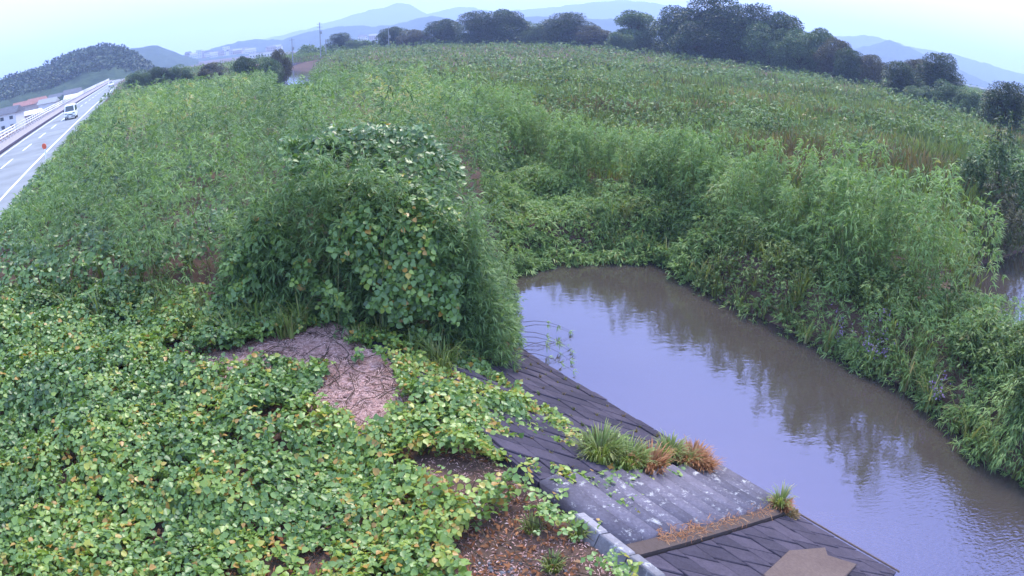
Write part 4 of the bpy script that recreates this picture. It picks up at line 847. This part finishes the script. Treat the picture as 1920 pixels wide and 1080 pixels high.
ridge('hill', [(1470, 80), (1530, 72), (1570, 68), (1620, 66), (1645, 70), (1680, 80), (1720, 90), (1760, 97), (1790, 103), (1830, 114), (1880, 128), (1930, 142), (2020, 165)], 2700, 400, M['woodland'], 14)
ridge('hill', [(1540, 100), (1600, 92), (1640, 82), (1668, 75), (1690, 84), (1710, 92), (1740, 106), (1780, 120), (1840, 150), (1900, 172)], 1700, 220, M['woodland'], 8)
# woodland crowns on the near hill
n_c = 1500; i = rng.integers(4, 13, n_c); j = rng.integers(0, hillV.shape[1], n_c); f = rng.random(n_c)[:, None]; C = hillV[i, j] * (1 - f) + hillV[i + 1 - (i > 11), j] * f
C += rng.normal(0, 1.5, (n_c, 3)) * [1, 1, 0] - [0, 0, 2.2]; R = rng.uniform(2.2, 4.4, n_c); nl = 42; I = np.repeat(np.arange(n_c), nl); dirn = unit(rng.normal(size=(len(I), 3)) + [0, -.2, .5])
O = C[I] + dirn * (R[I] * rng.uniform(.75, 1.05, len(I)))[:, None] * [1, 1, 1.1]; tc = np.clip(rng.normal(.45, .2, n_c) + .25 * (rng.random(n_c) < .15), 0, 1)
stuff(veg('woodland', [blades(O, dirn + rng.normal(0, .7, (len(I), 3)), rng.uniform(1.2, 2.4, len(I)), 1.3, np.clip(tc[I] + rng.normal(0, .1, len(I)), 0, 1), None, .2)], M['forest']), 'dense dark woodland covering the hill beside the levee road', 'woodland')

# ------------------------------------------------------------------ houses and town
def house(label, px, py, ds, wdt, dep, hgt, wall, roof, z=None, name='house', cat_='house', flat=False, group=None):
    az, el = azel(px, py); x, y = ds * math.sin(az), ds * math.cos(az); z = float(ground_z(x, y)) if z is None else z
    e = empty(name, (x, y, z), -az + rng.normal(0, .25)); tag(e, label, cat_, group)
    box_obj('wall', (0, 0, hgt / 2 - .2), (wdt, dep, hgt + .4), M[wall], e)
    if flat: box_obj('roof', (0, 0, hgt + .2), (wdt + .4, dep + .4, .36), M[roof], e)
    else:
        bm = bmesh.new(); a, b, r = wdt / 2 + .6, dep / 2 + .6, dep * .28
        vs = [bm.verts.new(c) for c in ((-a, -b, hgt - .05), (a, -b, hgt - .05), (a, b, hgt - .05), (-a, b, hgt - .05), (-a * .9, 0, hgt + r), (a * .9, 0, hgt + r))]
        for q in ((0, 1, 5, 4), (2, 3, 4, 5), (0, 4, 3), (1, 2, 5), (3, 2, 1, 0)): bm.faces.new([vs[i] for i in q])
        bm_obj('roof', bm, M[roof], e)
    nw = max(1, int(wdt / 2.6))
    for k in range(nw):
        for lv in range(max(1, int(hgt / 2.8))):
            box_obj('window', ((k + .5) / nw * wdt - wdt / 2, -dep / 2 - .02, 1.5 + lv * 2.7), (1.3, .08, 1.1), M['glass'], e)
    return e
house('dark-roofed two-storey house at the foot of the wooded hill', 136, 172, 330, 9, 7, 5.2, 'wall_tan', 'roof_dark')
house('low house with a pale roof in front of the dark-roofed house', 138, 180, 290, 8, 6, 3.2, 'wall_tan', 'wall_white')
house('house with a bright grey roof beside the levee fence', 90, 188, 290, 8, 6.5, 4.0, 'wall_white', 'grey')
house('small white-walled house under the trees', 105, 178, 340, 7, 6, 4.5, 'wall_white', 'roof_dark')
house('red-roofed house at the edge of the wood', 70, 190, 320, 9, 7, 4.6, 'wall_tan', 'roof_red')
house('wide red-roofed house by the orchard', 45, 196, 310, 10, 7, 4.4, 'wall_tan', 'roof_red')
house('long low shed with a white roof', 56, 206, 250, 9, 5, 2.6, 'wall_tan', 'wall_white')
house('tall white gabled house nearest the levee', 20, 216, 225, 7, 7, 5.6, 'wall_white', 'roof_dark')
house('dark-roofed house next to the tall white one', -6, 212, 240, 9, 7, 4.6, 'wall_white', 'roof_dark')
tun = empty('polytunnel', tuple(at(8, 236, -7) * [1, 1, 0] + [0, 0, -7.1]), rad(40)); tag(tun, 'white arched polytunnel in the fields below the levee', 'greenhouse')
bm = bmesh.new(); N_ = 12; rows = [[bm.verts.new((2.7 * math.cos(math.pi * k / N_), yy, 2.4 * math.sin(math.pi * k / N_))) for k in range(N_ + 1)] for yy in np.linspace(-9, 9, 7)]
for a, b in zip(rows[:-1], rows[1:]):
    for k in range(N_): bm.faces.new((a[k], a[k + 1], b[k + 1], b[k]))
bm.faces.new(rows[0]); bm.faces.new(rows[-1][::-1]); bmesh.ops.recalc_face_normals(bm, faces=bm.faces); bm_obj('cover', bm, M['wall_white'], tun)
for yy in np.linspace(-9, 9, 7): obj('hoop', mesh_np('hoop', *tube_np([(2.74 * math.cos(q), yy, 2.44 * math.sin(q)) for q in np.linspace(0, math.pi, 13)], .05, .05, 5), mat=M['grey']), tun)
house('long white industrial shed in the distance below the ridge', 490, 97, 620, 22, 12, 7, 'wall_white', 'grey', z=-4, name='warehouse', cat_='warehouse', flat=True)
tw_ = [(353, 103, 1000, 8, 6), (362, 105, 980, 10, 5), (374, 100, 1050, 9, 12), (381, 101, 1050, 9, 11), (392, 101, 1000, 12, 6), (401, 103, 980, 12, 5), (412, 100, 1020, 14, 6), (424, 94, 1100, 12, 15), (434, 98, 1000, 14, 6), (446, 97, 990, 14, 5), (458, 95, 1020, 14, 6), (470, 96, 980, 16, 5), (508, 92, 980, 14, 6), (520, 90, 1000, 14, 6), (680, 72, 900, 12, 6), (700, 70, 920, 12, 6)]
for k, (px, py, ds, wd_, hh) in enumerate(tw_):
    house('tall white block standing above the distant town' if hh > 9 else 'small pale building in the distant town at the foot of the ridge', px, py, ds, wd_, 9, hh, 'wall_white' if k % 3 else 'wall_tan', 'grey' if k % 2 else 'roof_dark', z=CAM_H + ds * math.tan(azel(px, py)[1]) - hh * .6, name='tower_block' if hh > 9 else 'town_building', cat_='building', flat=hh > 9, group='tower blocks of the distant town' if hh > 9 else 'buildings of the distant town')
# far concrete bank behind the distant water, utility poles, pylon
ea, eb = np.array([-97., 230.3]), np.array([-67., 221.7]); en = np.array([.275, .962])
def fp(q, k, z): v = q + en * k; return (v[0], v[1], z)
fr = obj('far_revetment', mesh_np('far_revetment', np.array([fp(ea, -.8, WZ - .6), fp(eb, -.8, WZ - .6), fp(eb, 1.9, -.35), fp(ea, 1.9, -.35), fp(ea, 2.4, -.35), fp(eb, 2.4, -.35), fp(eb, 2.4, -3), fp(ea, 2.4, -3)]), np.array([[0, 1, 2, 3], [3, 2, 5, 4], [4, 5, 6, 7], [0, 3, 4, 7], [1, 6, 5, 2], [0, 7, 6, 1]]), mat=M['con_far'])); tag(fr, 'dark concrete bank behind the distant patch of water', 'revetment')
n_ = 9000; k1 = rng.random(n_) * 1.5 - .2; k2 = 2.3 + 26 * rng.random(n_) ** 1.6; q = ea + (eb - ea) * k1[:, None] + en * k2[:, None]; h = rng.uniform(.5, 1.2, n_)
stuff(veg('bank_grass', [blades(np.stack([q[:, 0], q[:, 1], ground_z(q[:, 0], q[:, 1]) - .05], 1), rng.normal(0, .35, (n_, 3)) * [1, 1, 0] + [0, 0, 1], h, .3, np.clip(rng.normal(.5, .15, n_), 0, 1), None, .1)], M['grass']), 'green grass slope above the distant concrete bank', 'grass')
def pole(label, px, py_b, py_t, ds, arms):
    az, _ = azel(px, py_b); x, y = ds * math.sin(az), ds * math.cos(az); zb = float(ground_z(x, y)) - .3; zt = CAM_H + ds * math.tan(azel(px, py_t)[1]); H = zt - zb
    e = empty('utility_pole', (x, y, zb), -az); tag(e, label, 'utility pole'); V, F = tube_np([(0, 0, 0), (0, 0, H)], .22, .15, 10); obj('pole', mesh_np('pole', V, F, mat=M['grey'], smooth=True), e)
    for k in range(arms): box_obj('crossarm', (0, -.25, H - .6 - k * 1.1), (2.0, .12, .14), M['grey'], e)
    if arms: 
        V, F = tube_np([(.45, -.2, H - 4.2), (.45, -.2, H - 3.2)], .28, .28, 10); obj('transformer', mesh_np('transformer', V, F, mat=M['grey']), e)
    return e
pole('tallest utility pole with crossarms rising above the far scrub', 601, 92, 42, 235, 3)
pole('short utility pole left of the tallest one', 548, 95, 72, 240, 1)
pole('pale utility pole just right of the tallest one', 611, 92, 74, 230, 0)
pole('utility pole in front of the blue ridge by the low trees', 729, 80, 50, 240, 1)
# distant bridge at the right
az, el = azel(1812, 158); ds = 420; e = empty('bridge', (ds * math.sin(az), ds * math.cos(az), 0), -az + .5); tag(e, 'distant pale road bridge beyond the small grove', 'bridge'); box_obj('deck', (0, 0, 1.6), (90, 6, .9), M['con_white'], e); box_obj('parapet', (0, -2.9, 2.6), (90, .25, 1.0), M['wall_white'], e)
for k in range(5): box_obj('pier', (-36 + 18 * k, 0, -1.6), (1.4, 4, 6.4), M['con_white'], e)

# ------------------------------------------------------------------ humid air
m, t, o = newmat('haze'); pv = t.nodes.new('ShaderNodeVolumePrincipled'); pv.inputs['Color'].default_value = (.55, .67, 1.0, 1); pv.inputs['Density'].default_value = .0005; pv.inputs['Anisotropy'].default_value = 0.0
t.links.new(pv.outputs[0], o.inputs['Volume'])
bm = bmesh.new(); add_box(bm, (0, 1950, 140), (9800, 5300, 320)); hz = bm_obj('haze', bm, m); stuff(hz, 'pale bluish humid air between the camera and the far hills', 'haze')
